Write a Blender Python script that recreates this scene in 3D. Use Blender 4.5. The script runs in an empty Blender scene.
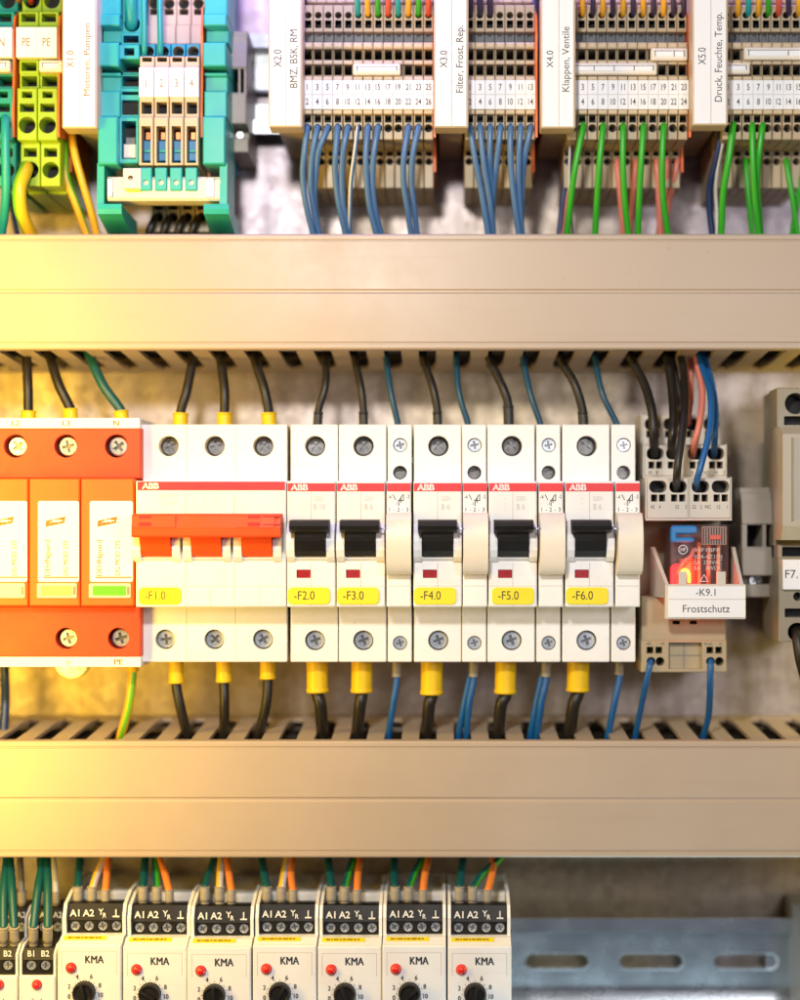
import bpy, math, random
from mathutils import Vector, Matrix
from mathutils.geometry import tessellate_polygon
random.seed(7)
PI = math.pi
# ------------------------------------------------------------------ units
# geometry is written in small units of S metres (a breaker module of 17.5 mm is 49 units wide)
S = 0.000357
D = 1700.0                      # camera distance to the breaker fronts, in units
VX, VY = 440.0, 530.0           # the point of the picture straight ahead of the camera

scene = bpy.context.scene
COL = scene.collection

# ------------------------------------------------------------------ camera
cam_d = bpy.data.cameras.new('camera')
cam = bpy.data.objects.new('camera', cam_d)
COL.objects.link(cam)
cam.location = (0, -D * S, 0)
cam.rotation_euler = (PI / 2, 0, 0)
cam_d.sensor_fit = 'VERTICAL'
cam_d.sensor_height = 36
cam_d.sensor_width = 28.8
cam_d.lens = 36 * D / 1000
cam_d.shift_x = (400 - VX) / 1000
cam_d.shift_y = (VY - 500) / 1000
cam_d.clip_start = 0.01
cam_d.clip_end = 50
cam_d.dof.use_dof = True
cam_d.dof.focus_distance = (D + 6) * S
cam_d.dof.aperture_fstop = 3.1
scene.camera = cam

# ------------------------------------------------------------------ world, lamps, exposure
world = bpy.data.worlds.new('World')
scene.world = world
world.use_nodes = True
bg = world.node_tree.nodes['Background']
bg.inputs[0].default_value = (0.80, 0.76, 1.0, 1)
bg.inputs[1].default_value = 0.11

def lamp(name, loc, target, size, power, color, size_y=None):
    l = bpy.data.lights.new(name, 'AREA')
    l.energy = power
    l.color = color
    l.shape = 'RECTANGLE' if size_y else 'DISK'
    l.size = size
    if size_y:
        l.size_y = size_y
    o = bpy.data.objects.new(name, l)
    COL.objects.link(o)
    o.location = loc
    o.rotation_euler = (Vector(target) - Vector(loc)).to_track_quat('-Z', 'Y').to_euler()
    return o

lamp('key_lamp', (-0.065, -0.47, 0.205), (0.02, 0, -0.02), 0.05, 1.85, (1.0, 0.965, 0.935))
lamp('front_lamp', (0.26, -0.64, 0.10), (0.04, 0, 0.0), 0.14, 1.05, (1.0, 0.97, 0.975))
lamp('yellow_lamp', (-0.198, -0.100, 0.0), (-0.13, 0.07, 0.0), 0.04, 0.80, (1.0, 0.62, 0.06), 0.27)
lamp('yellow_side_lamp', (0.225, 0.01, -0.04), (0.15, 0.07, -0.05), 0.04, 0.26, (1.0, 0.72, 0.015), 0.26)
lamp('violet_lamp', (0.05, 0.02, 0.235), (0.04, 0.07, 0.15), 0.34, 0.62, (0.40, 0.32, 1.0), 0.03)
lamp('cyan_lamp', (0.09, -0.01, -0.235), (0.09, 0.06, -0.178), 0.18, 0.16, (0.62, 0.88, 1.0), 0.02)

scene.view_settings.view_transform = 'Standard'
scene.view_settings.look = 'None'
scene.view_settings.exposure = 0.0
scene.view_settings.gamma = 1.0
scene.view_settings.use_curve_mapping = False
scene.render.engine = 'CYCLES'
scene.cycles.use_denoising = True
scene.cycles.max_bounces = 8
scene.cycles.sample_clamp_indirect = 6

# ------------------------------------------------------------------ materials
M = {}
def mat(name, col, rough=0.4, metal=0.0, var=0.05, bump=0.02, bscale=2500, emit=None, estr=0, trans=0.0, alpha=1.0, spec=0.5, vscale=70, coat=0, dirt=0):
    m = bpy.data.materials.new(name)
    m.use_nodes = True
    nt = m.node_tree
    b = nt.nodes['Principled BSDF']
    L = nt.links.new
    tc = nt.nodes.new('ShaderNodeTexCoord')
    oi = nt.nodes.new('ShaderNodeObjectInfo')
    add = nt.nodes.new('ShaderNodeVectorMath'); add.operation = 'ADD'
    L(tc.outputs['Object'], add.inputs[0]); L(oi.outputs['Random'], add.inputs[1])
    n = nt.nodes.new('ShaderNodeTexNoise'); n.inputs['Scale'].default_value = vscale
    n.inputs['Detail'].default_value = 5; n.inputs['Roughness'].default_value = 0.65
    L(add.outputs[0], n.inputs['Vector'])
    mr = nt.nodes.new('ShaderNodeMapRange')
    mr.inputs[1].default_value = 0.25; mr.inputs[2].default_value = 0.75
    mr.inputs[3].default_value = 1 - var; mr.inputs[4].default_value = 1 + var
    L(n.outputs['Fac'], mr.inputs[0])
    hsv = nt.nodes.new('ShaderNodeHueSaturation')
    hsv.inputs['Color'].default_value = (*col, 1)
    L(mr.outputs[0], hsv.inputs['Value'])
    base_out = hsv.outputs[0]
    if dirt:
        mp = nt.nodes.new('ShaderNodeMapping'); mp.inputs['Scale'].default_value = (12, 60, 260)
        L(add.outputs[0], mp.inputs['Vector'])
        sn = nt.nodes.new('ShaderNodeTexNoise'); sn.inputs['Scale'].default_value = 1.0; sn.inputs['Detail'].default_value = 6; sn.inputs['Roughness'].default_value = 0.7
        L(mp.outputs[0], sn.inputs['Vector'])
        pn = nt.nodes.new('ShaderNodeTexNoise'); pn.inputs['Scale'].default_value = 330; pn.inputs['Detail'].default_value = 3
        L(add.outputs[0], pn.inputs['Vector'])
        r1 = nt.nodes.new('ShaderNodeMapRange'); r1.inputs[1].default_value = 0.56; r1.inputs[2].default_value = 0.80; r1.inputs[4].default_value = dirt
        L(sn.outputs['Fac'], r1.inputs[0])
        r2 = nt.nodes.new('ShaderNodeMapRange'); r2.inputs[1].default_value = 0.69; r2.inputs[2].default_value = 0.76; r2.inputs[4].default_value = dirt * 1.2
        L(pn.outputs['Fac'], r2.inputs[0])
        sm = nt.nodes.new('ShaderNodeMath'); sm.operation = 'ADD'; sm.use_clamp = True
        L(r1.outputs[0], sm.inputs[0]); L(r2.outputs[0], sm.inputs[1])
        mx = nt.nodes.new('ShaderNodeMix'); mx.data_type = 'RGBA'
        L(sm.outputs[0], mx.inputs[0]); L(hsv.outputs[0], mx.inputs[6]); mx.inputs[7].default_value = (0.16, 0.12, 0.08, 1)
        base_out = mx.outputs[2]
    L(base_out, b.inputs['Base Color'])
    mr2 = nt.nodes.new('ShaderNodeMapRange')
    mr2.inputs[1].default_value = 0.3; mr2.inputs[2].default_value = 0.7
    mr2.inputs[3].default_value = max(0.02, rough * 0.85); mr2.inputs[4].default_value = min(1, rough * 1.2)
    L(n.outputs['Fac'], mr2.inputs[0])
    L(mr2.outputs[0], b.inputs['Roughness'])
    if bump:
        n2 = nt.nodes.new('ShaderNodeTexNoise'); n2.inputs['Scale'].default_value = bscale
        n2.inputs['Detail'].default_value = 2
        L(add.outputs[0], n2.inputs['Vector'])
        bp = nt.nodes.new('ShaderNodeBump'); bp.inputs['Strength'].default_value = bump * 4
        bp.inputs['Distance'].default_value = 0.0001
        L(n2.outputs['Fac'], bp.inputs['Height'])
        L(bp.outputs[0], b.inputs['Normal'])
    b.inputs['Metallic'].default_value = metal
    b.inputs['Specular IOR Level'].default_value = spec
    b.inputs['Transmission Weight'].default_value = trans
    b.inputs['Alpha'].default_value = alpha
    b.inputs['Coat Weight'].default_value = coat
    if emit:
        b.inputs['Emission Color'].default_value = (*emit, 1)
        b.inputs['Emission Strength'].default_value = estr
    M[name] = m
    return m

mat('white_plastic', (0.88, 0.865, 0.83), 0.38, dirt=0.10)
mat('cream_plastic', (0.84, 0.75, 0.60), 0.40)
mat('label_white', (0.90, 0.895, 0.88), 0.55, var=0.02)
mat('label_yellow', (0.90, 0.74, 0.01), 0.45, var=0.03)
mat('duct_beige', (0.485, 0.382, 0.28), 0.40, var=0.035, vscale=25, dirt=0.10)
mat('terminal_beige', (0.46, 0.365, 0.225), 0.42, var=0.07)
mat('terminal_pale', (0.62, 0.49, 0.31), 0.42, var=0.06)
mat('turquoise', (0.03, 0.44, 0.385), 0.36, var=0.06)
mat('turquoise_shaded', (0.008, 0.28, 0.40), 0.36, var=0.06)  # bluer turquoise with violet light and shade put into the colour
mat('teal_green', (0.02, 0.34, 0.24), 0.36, var=0.06)
mat('lime', (0.36, 0.54, 0.02), 0.38, var=0.06)
mat('orange_plate', (0.85, 0.16, 0.02), 0.42)
mat('surge_red', (0.60, 0.046, 0.005), 0.50, var=0.06, bump=0.10, bscale=2600, dirt=0.08)
mat('surge_orange', (0.73, 0.115, 0.009), 0.48, var=0.05)
mat('switch_orange', (0.80, 0.082, 0.008), 0.48, var=0.06, spec=0.25)
mat('brand_red', (0.76, 0.03, 0.035), 0.45, var=0.03)
mat('slot_red', (0.50, 0.012, 0.006), 0.5, var=0.05)
mat('window_red', (0.36, 0.010, 0.016), 0.3, var=0.03)
mat('black_plastic', (0.010, 0.0085, 0.0075), 0.50, var=0.2, bump=0.06, spec=0.3)
mat('dark_hole', (0.012, 0.011, 0.012), 0.7, var=0.1)
mat('print_black', (0.03, 0.028, 0.026), 0.6, var=0.05)
mat('print_grey', (0.05, 0.045, 0.04), 0.6, var=0.05)
mat('print_faint', (0.60, 0.56, 0.50), 0.6, var=0.05)
mat('print_ochre', (0.30, 0.15, 0.02), 0.6, var=0.05)
mat('print_white', (0.85, 0.85, 0.83), 0.5, var=0.03)
mat('print_line', (0.50, 0.44, 0.36), 0.6, var=0.05)
mat('zinc', (0.78, 0.84, 0.90), 0.26, 0.82, var=0.14, bump=0.06, bscale=1500)
mat('screw_shaded', (0.22, 0.215, 0.21), 0.32, 0.85, var=0.2, bump=0.06, bscale=1500)  # darkened zinc: shade in deep holes and cross recesses put into the colour
mat('rail_steel', (0.52, 0.55, 0.57), 0.26, 0.95, var=0.06, bump=0.02, bscale=1800, vscale=40)
mat('grey_plastic', (0.20, 0.19, 0.18), 0.42, var=0.08)
mat('smoke_plastic', (0.16, 0.17, 0.18), 0.25, var=0.15)
mat('warm_grey', (0.33, 0.29, 0.235), 0.42, var=0.07)
mat('fuse_beige', (0.29, 0.245, 0.165), 0.42, var=0.07)
mat('fuse_pale', (0.46, 0.40, 0.29), 0.42, var=0.07)
mat('relay_cream', (0.66, 0.59, 0.48), 0.42, var=0.05)
mat('relay_tan', (0.43, 0.345, 0.205), 0.42, var=0.06)
mat('ferrule_yellow', (0.88, 0.56, 0.01), 0.38, var=0.05)
mat('ferrule_grey', (0.36, 0.32, 0.25), 0.42, var=0.06)
mat('ferrule_black', (0.03, 0.028, 0.026), 0.4, var=0.1)
mat('wire_black', (0.014, 0.011, 0.008), 0.42, var=0.2)
mat('wire_blue', (0.085, 0.19, 0.37), 0.36, var=0.06)
mat('wire_teal_blue', (0.006, 0.062, 0.115), 0.36, var=0.06)
mat('wire_bright_blue', (0.008, 0.10, 0.30), 0.36, var=0.06)
mat('wire_navy', (0.015, 0.035, 0.12), 0.36, var=0.06)
mat('wire_teal', (0.006, 0.085, 0.085), 0.36, var=0.06)
mat('wire_sea', (0.02, 0.36, 0.34), 0.36, var=0.06)
mat('wire_green', (0.035, 0.40, 0.02), 0.36, var=0.06)
mat('wire_pink', (0.70, 0.21, 0.16), 0.36, var=0.06)
mat('wire_red', (0.72, 0.10, 0.05), 0.36, var=0.06)
mat('wire_orange', (0.86, 0.24, 0.04), 0.36, var=0.06)
mat('wire_amber', (0.86, 0.42, 0.03), 0.36, var=0.06)
mat('wire_white', (0.70, 0.68, 0.62), 0.36, var=0.06)
mat('wire_yellow', (0.84, 0.52, 0.02), 0.36, var=0.06)
mat('wire_lime', (0.16, 0.48, 0.02), 0.36, var=0.06)
mat('wire_grey', (0.24, 0.22, 0.19), 0.36, var=0.06)
mat('wire_purple', (0.05, 0.035, 0.07), 0.36, var=0.06)
mat('clip_blue', (0.02, 0.24, 0.50), 0.35, var=0.06)
mat('fork_blue', (0.008, 0.19, 0.48), 0.32, var=0.06)
mat('lens_red', (0.80, 0.02, 0.012), 0.16, var=0.03, bump=0, coat=0.6)
mat('lens_green', (0.12, 0.50, 0.03), 0.3, var=0.04)
mat('lens_pale_green', (0.42, 0.58, 0.16), 0.3, var=0.04)
mat('lens_cream', (0.72, 0.70, 0.42), 0.3, var=0.04)
mat('clear_rim', (0.70, 0.66, 0.45), 0.2, var=0.03)
mat('relay_case', (0.30, 0.20, 0.19), 0.12, var=0.05, bump=0, alpha=0.16)
mat('relay_inside', (0.10, 0.075, 0.075), 0.4, var=0.1)
mat('copper', (0.72, 0.26, 0.10), 0.35, 0.7, var=0.15)
mat('grille_brown', (0.36, 0.22, 0.17), 0.5, var=0.1)
mat('lamp_glow', (0.9, 0.4, 0.05), 0.4, bump=0, emit=(1.0, 0.42, 0.03), estr=4.5)
mat('red_glow', (0.8, 0.05, 0.05), 0.4, bump=0, emit=(1.0, 0.03, 0.04), estr=1.1)

def panel_material():
    m = bpy.data.materials.new('galvanised_sheet')
    m.use_nodes = True
    nt = m.node_tree; b = nt.nodes['Principled BSDF']; L = nt.links.new
    def N(t, **kw):
        n = nt.nodes.new(t)
        for k, v in kw.items(): n.inputs[k].default_value = v
        return n
    tc = N('ShaderNodeTexCoord')
    fine = N('ShaderNodeTexNoise', Scale=420, Detail=6, Roughness=0.7); L(tc.outputs['Object'], fine.inputs['Vector'])
    dis = nt.nodes.new('ShaderNodeVectorMath'); dis.operation = 'MULTIPLY_ADD'
    L(fine.outputs['Color'], dis.inputs[0]); dis.inputs[1].default_value = (0.003, 0.003, 0.003); L(tc.outputs['Object'], dis.inputs[2])
    v = N('ShaderNodeTexVoronoi', Scale=260); L(dis.outputs[0], v.inputs['Vector'])
    sep = nt.nodes.new('ShaderNodeSeparateColor'); L(v.outputs['Color'], sep.inputs[0])
    mp = nt.nodes.new('ShaderNodeMapping'); mp.inputs['Scale'].default_value = (70, 1, 7); L(tc.outputs['Object'], mp.inputs['Vector'])
    st = N('ShaderNodeTexNoise', Scale=2.0, Detail=5, Roughness=0.6); L(mp.outputs[0], st.inputs['Vector'])
    m1 = nt.nodes.new('ShaderNodeMath'); m1.operation = 'MULTIPLY_ADD'; m1.inputs[1].default_value = 0.20; L(sep.outputs[0], m1.inputs[0])
    st2 = nt.nodes.new('ShaderNodeMath'); st2.operation = 'MULTIPLY_ADD'; st2.inputs[1].default_value = 0.55; st2.inputs[2].default_value = 0.24; L(st.outputs['Fac'], st2.inputs[0]); L(st2.outputs[0], m1.inputs[2])
    m2 = nt.nodes.new('ShaderNodeMath'); m2.operation = 'MULTIPLY_ADD'; m2.inputs[1].default_value = 0.20; L(fine.outputs['Fac'], m2.inputs[0]); L(m1.outputs[0], m2.inputs[2])
    cr = nt.nodes.new('ShaderNodeValToRGB')
    cr.color_ramp.elements[0].position = 0.52; cr.color_ramp.elements[0].color = (0.29, 0.275, 0.275, 1)
    cr.color_ramp.elements[1].position = 0.95; cr.color_ramp.elements[1].color = (0.50, 0.485, 0.50, 1)
    L(m2.outputs[0], cr.inputs[0])
    # soft gold and violet-grey zones: coloured reflections painted into the zinc
    zn = N('ShaderNodeTexNoise', Scale=8, Detail=3, Roughness=0.5); L(tc.outputs['Object'], zn.inputs['Vector'])
    zr = nt.nodes.new('ShaderNodeValToRGB')
    zr.color_ramp.elements[0].position = 0.38; zr.color_ramp.elements[0].color = (0.98, 0.90, 0.96, 1)
    zr.color_ramp.elements[1].position = 0.62; zr.color_ramp.elements[1].color = (1.0, 0.85, 0.58, 1)
    L(zn.outputs['Fac'], zr.inputs[0])
    mm = nt.nodes.new('ShaderNodeMix'); mm.data_type = 'RGBA'; mm.blend_type = 'MULTIPLY'; mm.inputs[0].default_value = 1
    L(cr.outputs[0], mm.inputs[6]); L(zr.outputs[0], mm.inputs[7]); L(mm.outputs[2], b.inputs['Base Color'])
    mr = nt.nodes.new('ShaderNodeMapRange'); mr.inputs[1].default_value = 0.5; mr.inputs[2].default_value = 1.0
    mr.inputs[3].default_value = 0.50; mr.inputs[4].default_value = 0.42
    L(m2.outputs[0], mr.inputs[0]); L(mr.outputs[0], b.inputs['Roughness'])
    b.inputs['Metallic'].default_value = 0.9
    bp = nt.nodes.new('ShaderNodeBump'); bp.inputs['Strength'].default_value = 0.18; bp.inputs['Distance'].default_value = 0.0005
    L(m2.outputs[0], bp.inputs['Height']); L(bp.outputs[0], b.inputs['Normal'])
    M['galvanised_sheet'] = m
panel_material()

# ------------------------------------------------------------------ mesh helpers
def fz(d): return (D + d) / D
def X(ix, d=0): return (ix - VX) * fz(d)
def Z(iy, d=0): return (VY - iy) * fz(d)
def W(ix, iy, d): return (X(ix, d), d, Z(iy, d))

def rr(x0, x1, z0, z1, r=0.0, n=3):
    if r <= 0.01:
        return [(x0, z0), (x1, z0), (x1, z1), (x0, z1)]
    r = min(r, (x1 - x0) / 2 - 1e-3, (z1 - z0) / 2 - 1e-3)
    out = []
    for cx, cz, a0 in ((x1 - r, z0 + r, -PI / 2), (x1 - r, z1 - r, 0), (x0 + r, z1 - r, PI / 2), (x0 + r, z0 + r, PI)):
        for k in range(n + 1):
            a = a0 + PI / 2 * k / n
            out.append((cx + r * math.cos(a), cz + r * math.sin(a)))
    return out

def circ(cx, cz, r, n=24, a0=0):
    return [(cx + r * math.cos(a0 + 2 * PI * k / n), cz + r * math.sin(a0 + 2 * PI * k / n)) for k in range(n)]

def cross(cx, cz, r, w, rot):
    p = [(w, w), (w, r), (-w, r), (-w, w), (-r, w), (-r, -w), (-w, -w), (-w, -r), (w, -r), (w, -w), (r, -w), (r, w)]
    c, s = math.cos(rot), math.sin(rot)
    return [(cx + x * c - z * s, cz + x * s + z * c) for x, z in p]

TEXT_CACHE = {}
def text_mesh(s, bold):
    k = (s, bold)
    if k not in TEXT_CACHE:
        cu = bpy.data.curves.new('txt', 'FONT')
        cu.body = s
        cu.size = 1
        cu.resolution_u = 3
        cu.offset = bold
        o = bpy.data.objects.new('txt', cu)
        me = bpy.data.meshes.new_from_object(o)
        vs = [(v.co.x, v.co.y) for v in me.vertices]
        fs = [tuple(p.vertices) for p in me.polygons]
        bpy.data.meshes.remove(me); bpy.data.objects.remove(o); bpy.data.curves.remove(cu)
        TEXT_CACHE[k] = (vs, fs)
    return TEXT_CACHE[k]
_v, _f = text_mesh('H', 0)
CAP = max(v[1] for v in _v)

class MB:
    def __init__(self, ox=0, oz=0, oy=0):
        self.v = []; self.f = []; self.m = []; self.sm = []
        self.names = []; self.o = (ox, oy, oz)
    def mi(self, name):
        if name not in self.names: self.names.append(name)
        return self.names.index(name)
    def av(self, x, y, z):
        self.v.append((x - self.o[0], y - self.o[1], z - self.o[2]))
        return len(self.v) - 1
    def af(self, idx, mt, smooth=False):
        self.f.append(tuple(idx)); self.m.append(self.mi(mt)); self.sm.append(smooth)
    def ring(self, pts, y): return [self.av(x, y, z) for x, z in pts]
    def band(self, a, b, mt, smooth=False):
        n = len(a)
        for i in range(n):
            j = (i + 1) % n
            self.af((a[i], a[j], b[j], b[i]), mt, smooth)
    def fill(self, rings2d, y, mt, idx):
        tris = tessellate_polygon([[Vector((x, z, 0)) for x, z in r] for r in rings2d])
        flat = [i for r in idx for i in r]
        for t in tris: self.af([flat[k] for k in t], mt)
    # holes: (points, depth, wall material, floor material)
    def slab(self, x0, x1, z0, z1, yf, yb, mt, holes=(), r=0.8, c=0.6, back=True):
        if z0 > z1: z0, z1 = z1, z0
        fr = rr(x0 + c, x1 - c, z0 + c, z1 - c, max(r - c * 0.5, 0.06)); mr_ = rr(x0, x1, z0, z1, max(r, 0.08))
        a = self.ring(fr, yf); b = self.ring(mr_, yf + c); e = self.ring(mr_, yb)
        self.band(a, b, mt); self.band(b, e, mt)
        if back: self.af(e, mt)
        self.holes(fr, a, yf, mt, holes)
    def holes(self, fr, a, yf, mt, holes):
        rings, idx = [fr], [a]
        for pts, dep, wm, fm in holes:
            q = self.ring(pts, yf); rings.append(pts); idx.append(q)
            t = self.ring(pts, yf + dep)
            self.band(q, t, wm)
            if fm: self.af(t, fm)
        self.fill(rings, yf, mt, idx)
    def poly(self, pts, yf, yb, mt, holes=()):
        a = self.ring(pts, yf); e = self.ring(pts, yb)
        self.band(a, e, mt)
        self.fill([pts], yb, mt, [e])
        self.holes(pts, a, yf, mt, holes)
    def prism(self, prof, x0, x1, mt, smooth=False):      # prof: (y, z) outline, extruded along x
        a = [self.av(x0, y, z) for y, z in prof]; b = [self.av(x1, y, z) for y, z in prof]
        self.band(a, b, mt, smooth)
        p2 = [(y, z) for y, z in prof]
        self.fill([p2], 0, mt, [a]); self.fill([p2], 0, mt, [b])
    def hexa(self, p, mt):                                # 8 corners
        q = [self.av(*c) for c in p]
        for f in ((0, 1, 2, 3), (4, 5, 6, 7), (0, 1, 5, 4), (1, 2, 6, 5), (2, 3, 7, 6), (3, 0, 4, 7)):
            self.af([q[k] for k in f], mt)
    def lathe(self, cx, cz, prof, mt, n=24, floor=None):     # prof: (radius, y); axis along y
        prev = None
        for r, y in prof:
            cur = self.ring(circ(cx, cz, max(r, 0.01), n), y)
            if prev: self.band(prev, cur, mt, True)
            prev = cur
        self.af(prev, floor or mt)
    def screw(self, cx, cz, yf, r, mt='zinc', rot=0.4):
        out = circ(cx, cz, r, 24); face = circ(cx, cz, r * 0.86, 24)
        e = self.ring(out, yf + r * 0.5); b = self.ring(out, yf + r * 0.16); a = self.ring(face, yf)
        self.band(e, b, mt, True); self.band(b, a, mt, False)
        self.holes(face, a, yf, mt, [(cross(cx, cz, r * 0.62, r * 0.17, rot), r * 0.3, mt, 'screw_shaded')])
    def tube(self, pts, r, mats, seg=12, step=3.0, twist=0.0, cap=True):
        P = [Vector(p) for p in pts]
        Q = []
        for i in range(len(P) - 1):
            p0 = P[max(i - 1, 0)]; p1 = P[i]; p2 = P[i + 1]; p3 = P[min(i + 2, len(P) - 1)]
            n = max(2, int((p2 - p1).length / step))
            n = min(n, 14)
            for k in range(n):
                t = k / n
                Q.append(0.5 * ((2 * p1) + (p2 - p0) * t + (2 * p0 - 5 * p1 + 4 * p2 - p3) * t * t + (3 * p1 - p0 - 3 * p2 + p3) * t ** 3))
        Q.append(P[-1])
        if isinstance(mats, str): mats = [mats]
        nrm = None; prev = None; first = None; L = 0
        for i, q in enumerate(Q):
            tan = (Q[min(i + 1, len(Q) - 1)] - Q[max(i - 1, 0)]).normalized()
            if nrm is None:
                ref = Vector((0, -1, 0)) if abs(tan.y) < 0.9 else Vector((0, 0, 1))
                nrm = (ref - tan * ref.dot(tan)).normalized()
            else:
                nrm = (nrm - tan * nrm.dot(tan)).normalized()
                L += (q - Q[i - 1]).length
            bn = tan.cross(nrm)
            cur = []
            for k in range(seg):
                a = 2 * PI * k / seg + twist * L
                p = q + (nrm * math.cos(a) + bn * math.sin(a)) * r
                cur.append(self.av(*p))
            if prev:
                for k in range(seg):
                    j = (k + 1) % seg
                    self.af((prev[k], prev[j], cur[j], cur[k]), mats[k * len(mats) // seg], True)
            else: first = cur
            prev = cur
        if cap:
            self.af(first, mats[0]); self.af(prev, mats[0])
    def text(self, s, cx, cz, h, y, mt, w=None, rot=False, bold=0.0, cond=0.82, fat=0.0):
        if fat:
            for k, e in enumerate((-1, 1)):
                self.text(s, cx + (0 if rot else e * fat), cz + (e * fat if rot else 0), h, y - 0.02 - 0.02 * k, mt, w, rot, bold, cond)
        vs, fs = text_mesh(s, bold)
        if not vs: return
        xa = min(v[0] for v in vs); xb = max(v[0] for v in vs)
        sz = h / CAP
        sx = (w / (xb - xa)) if w else sz * cond
        base = len(self.v)
        for x, t in vs:
            lx = (x - (xa + xb) / 2) * sx; lz = (t - CAP / 2) * sz
            if rot: lx, lz = -lz, lx
            self.av(cx + lx, y, cz + lz)
        for f in fs: self.af([base + k for k in f], mt)
    def quad(self, x0, x1, z0, z1, y, mt, th=0.25):
        self.slab(x0, x1, z0, z1, y, y + th, mt, r=0, c=0.02)
    def build(self, name, parent=None, loc=None):
        return link(self.mesh(name), name, parent, loc)
    def mesh(self, name):
        me = bpy.data.meshes.new(name)
        me.from_pydata([(x * S, y * S, z * S) for x, y, z in self.v], [], self.f)
        for n in self.names: me.materials.append(M[n])
        me.polygons.foreach_set('material_index', self.m)
        me.polygons.foreach_set('use_smooth', self.sm)
        me.update()
        import bmesh
        bm = bmesh.new(); bm.from_mesh(me)
        bmesh.ops.recalc_face_normals(bm, faces=bm.faces)
        bm.to_mesh(me); bm.free()
        return me

def link(me, name, parent=None, loc=None):
    o = bpy.data.objects.new(name, me)
    COL.objects.link(o)
    if parent: o.parent = parent
    if loc: o.location = [c * S for c in loc]
    return o

def tag(o, label=None, cat=None, group=None, kind=None):
    if label: o['label'] = label
    if cat: o['category'] = cat
    if group: o['group'] = group
    if kind: o['kind'] = kind
    return o

def thing(name, label, cat, loc, group=None):
    o = bpy.data.objects.new(name, None)
    o.empty_display_size = 0.005
    COL.objects.link(o)
    o.location = [c * S for c in loc]
    return tag(o, label, cat, group)

def copy_thing(root, loc, label, skip=()):
    r = root.copy(); COL.objects.link(r)
    r.location = [c * S for c in loc]; r['label'] = label
    for ch in list(root.children):
        if ch.name.split('.')[0] in skip: continue
        c = ch.copy(); COL.objects.link(c); c.parent = r
        for g in list(ch.children):
            d = g.copy(); COL.objects.link(d); d.parent = c
    return r

PANEL = 200.0
# ------------------------------------------------------------------ setting: mounting panel
mb = MB()
mb.slab(-1500, 1500, -1500, 1500, PANEL, PANEL + 6, 'galvanised_sheet', r=0, c=0.1)
tag(mb.build('mounting_panel'), kind='structure')

# ------------------------------------------------------------------ rails
def rail(iy0, iy1, label, slots=(), x0=-700, x1=700):
    z0, z1 = Z(iy1, 175), Z(iy0, 175)
    zm = (z0 + z1) / 2; h = (z1 - z0) / 2
    root = thing('mounting_rail', label, 'mounting rail', (0, PANEL, zm), 'steel mounting rails')
    mb = MB(0, zm, PANEL)
    hl = [(rr(cx - w / 2, cx + w / 2, cz - hh / 2, cz + hh / 2, hh / 2 - 0.1, 6), 11, 'rail_steel', None) for cx, cz, w, hh in slots]
    mb.slab(x0, x1, zm - h * 0.74, zm + h * 0.74, 172, 175.5, 'rail_steel', hl, r=0, c=0.3, back=False)
    for cx, cz, w, hh in slots:                      # bright zinc rim added so each slot edge looks lit
        o_ = rr(cx - w / 2, cx + w / 2, cz - hh / 2, cz + hh / 2, hh / 2 - 0.1, 6)
        i_ = rr(cx - w / 2 + 1.5, cx + w / 2 - 1.5, cz - hh / 2 + 1.5, cz + hh / 2 - 1.5, hh / 2 - 1.6, 6)
        q0 = mb.ring(o_, 171.9); q1 = mb.ring(i_, 174.0); q2 = mb.ring(i_, 180)
        mb.band(q0, q1, 'zinc'); mb.band(q1, q2, 'zinc')
    mb.build('web', root)
    for sgn in (1, -1):
        mb = MB(0, zm, PANEL)
        a, b = h * 0.70, h
        pr = [(152, zm + sgn * b), (152, zm + sgn * (a + 1.5)), (153.5, zm + sgn * a), (172.2, zm + sgn * (a - 1)), (175, zm + sgn * (a + 3)), (155.5, zm + sgn * (a + 3)), (155.5, zm + sgn * b)]
        mb.prism(pr, x0, x1, 'rail_steel')
        mb.build('flange', root)
    for k in range(-2, 3):
        mb = MB(0, zm, PANEL)
        mb.slab(k * 300 + 60, k * 300 + 82, zm - 26, zm + 26, 175.6, PANEL + 1, 'rail_steel', r=2, c=0.3)
        mb.build('spacer', root)
    return root
d = 172
rail(40, 138, 'top steel rail carrying the terminal strips', [(X(256 + 95 * k, d), Z(97, d), 64, 17) for k in range(-2, 6)])
rail(492, 590, 'middle steel rail behind the circuit breakers', [(X(752 - 95 * k, d), Z(541, d), 64, 17) for k in range(0, 7)])
rail(914, 1012, 'bottom steel rail with oblong slots right of the control modules', [(X(557 + 94.5 * k, d), Z(962, d), 72, 19) for k in range(-5, 4)])

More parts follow.
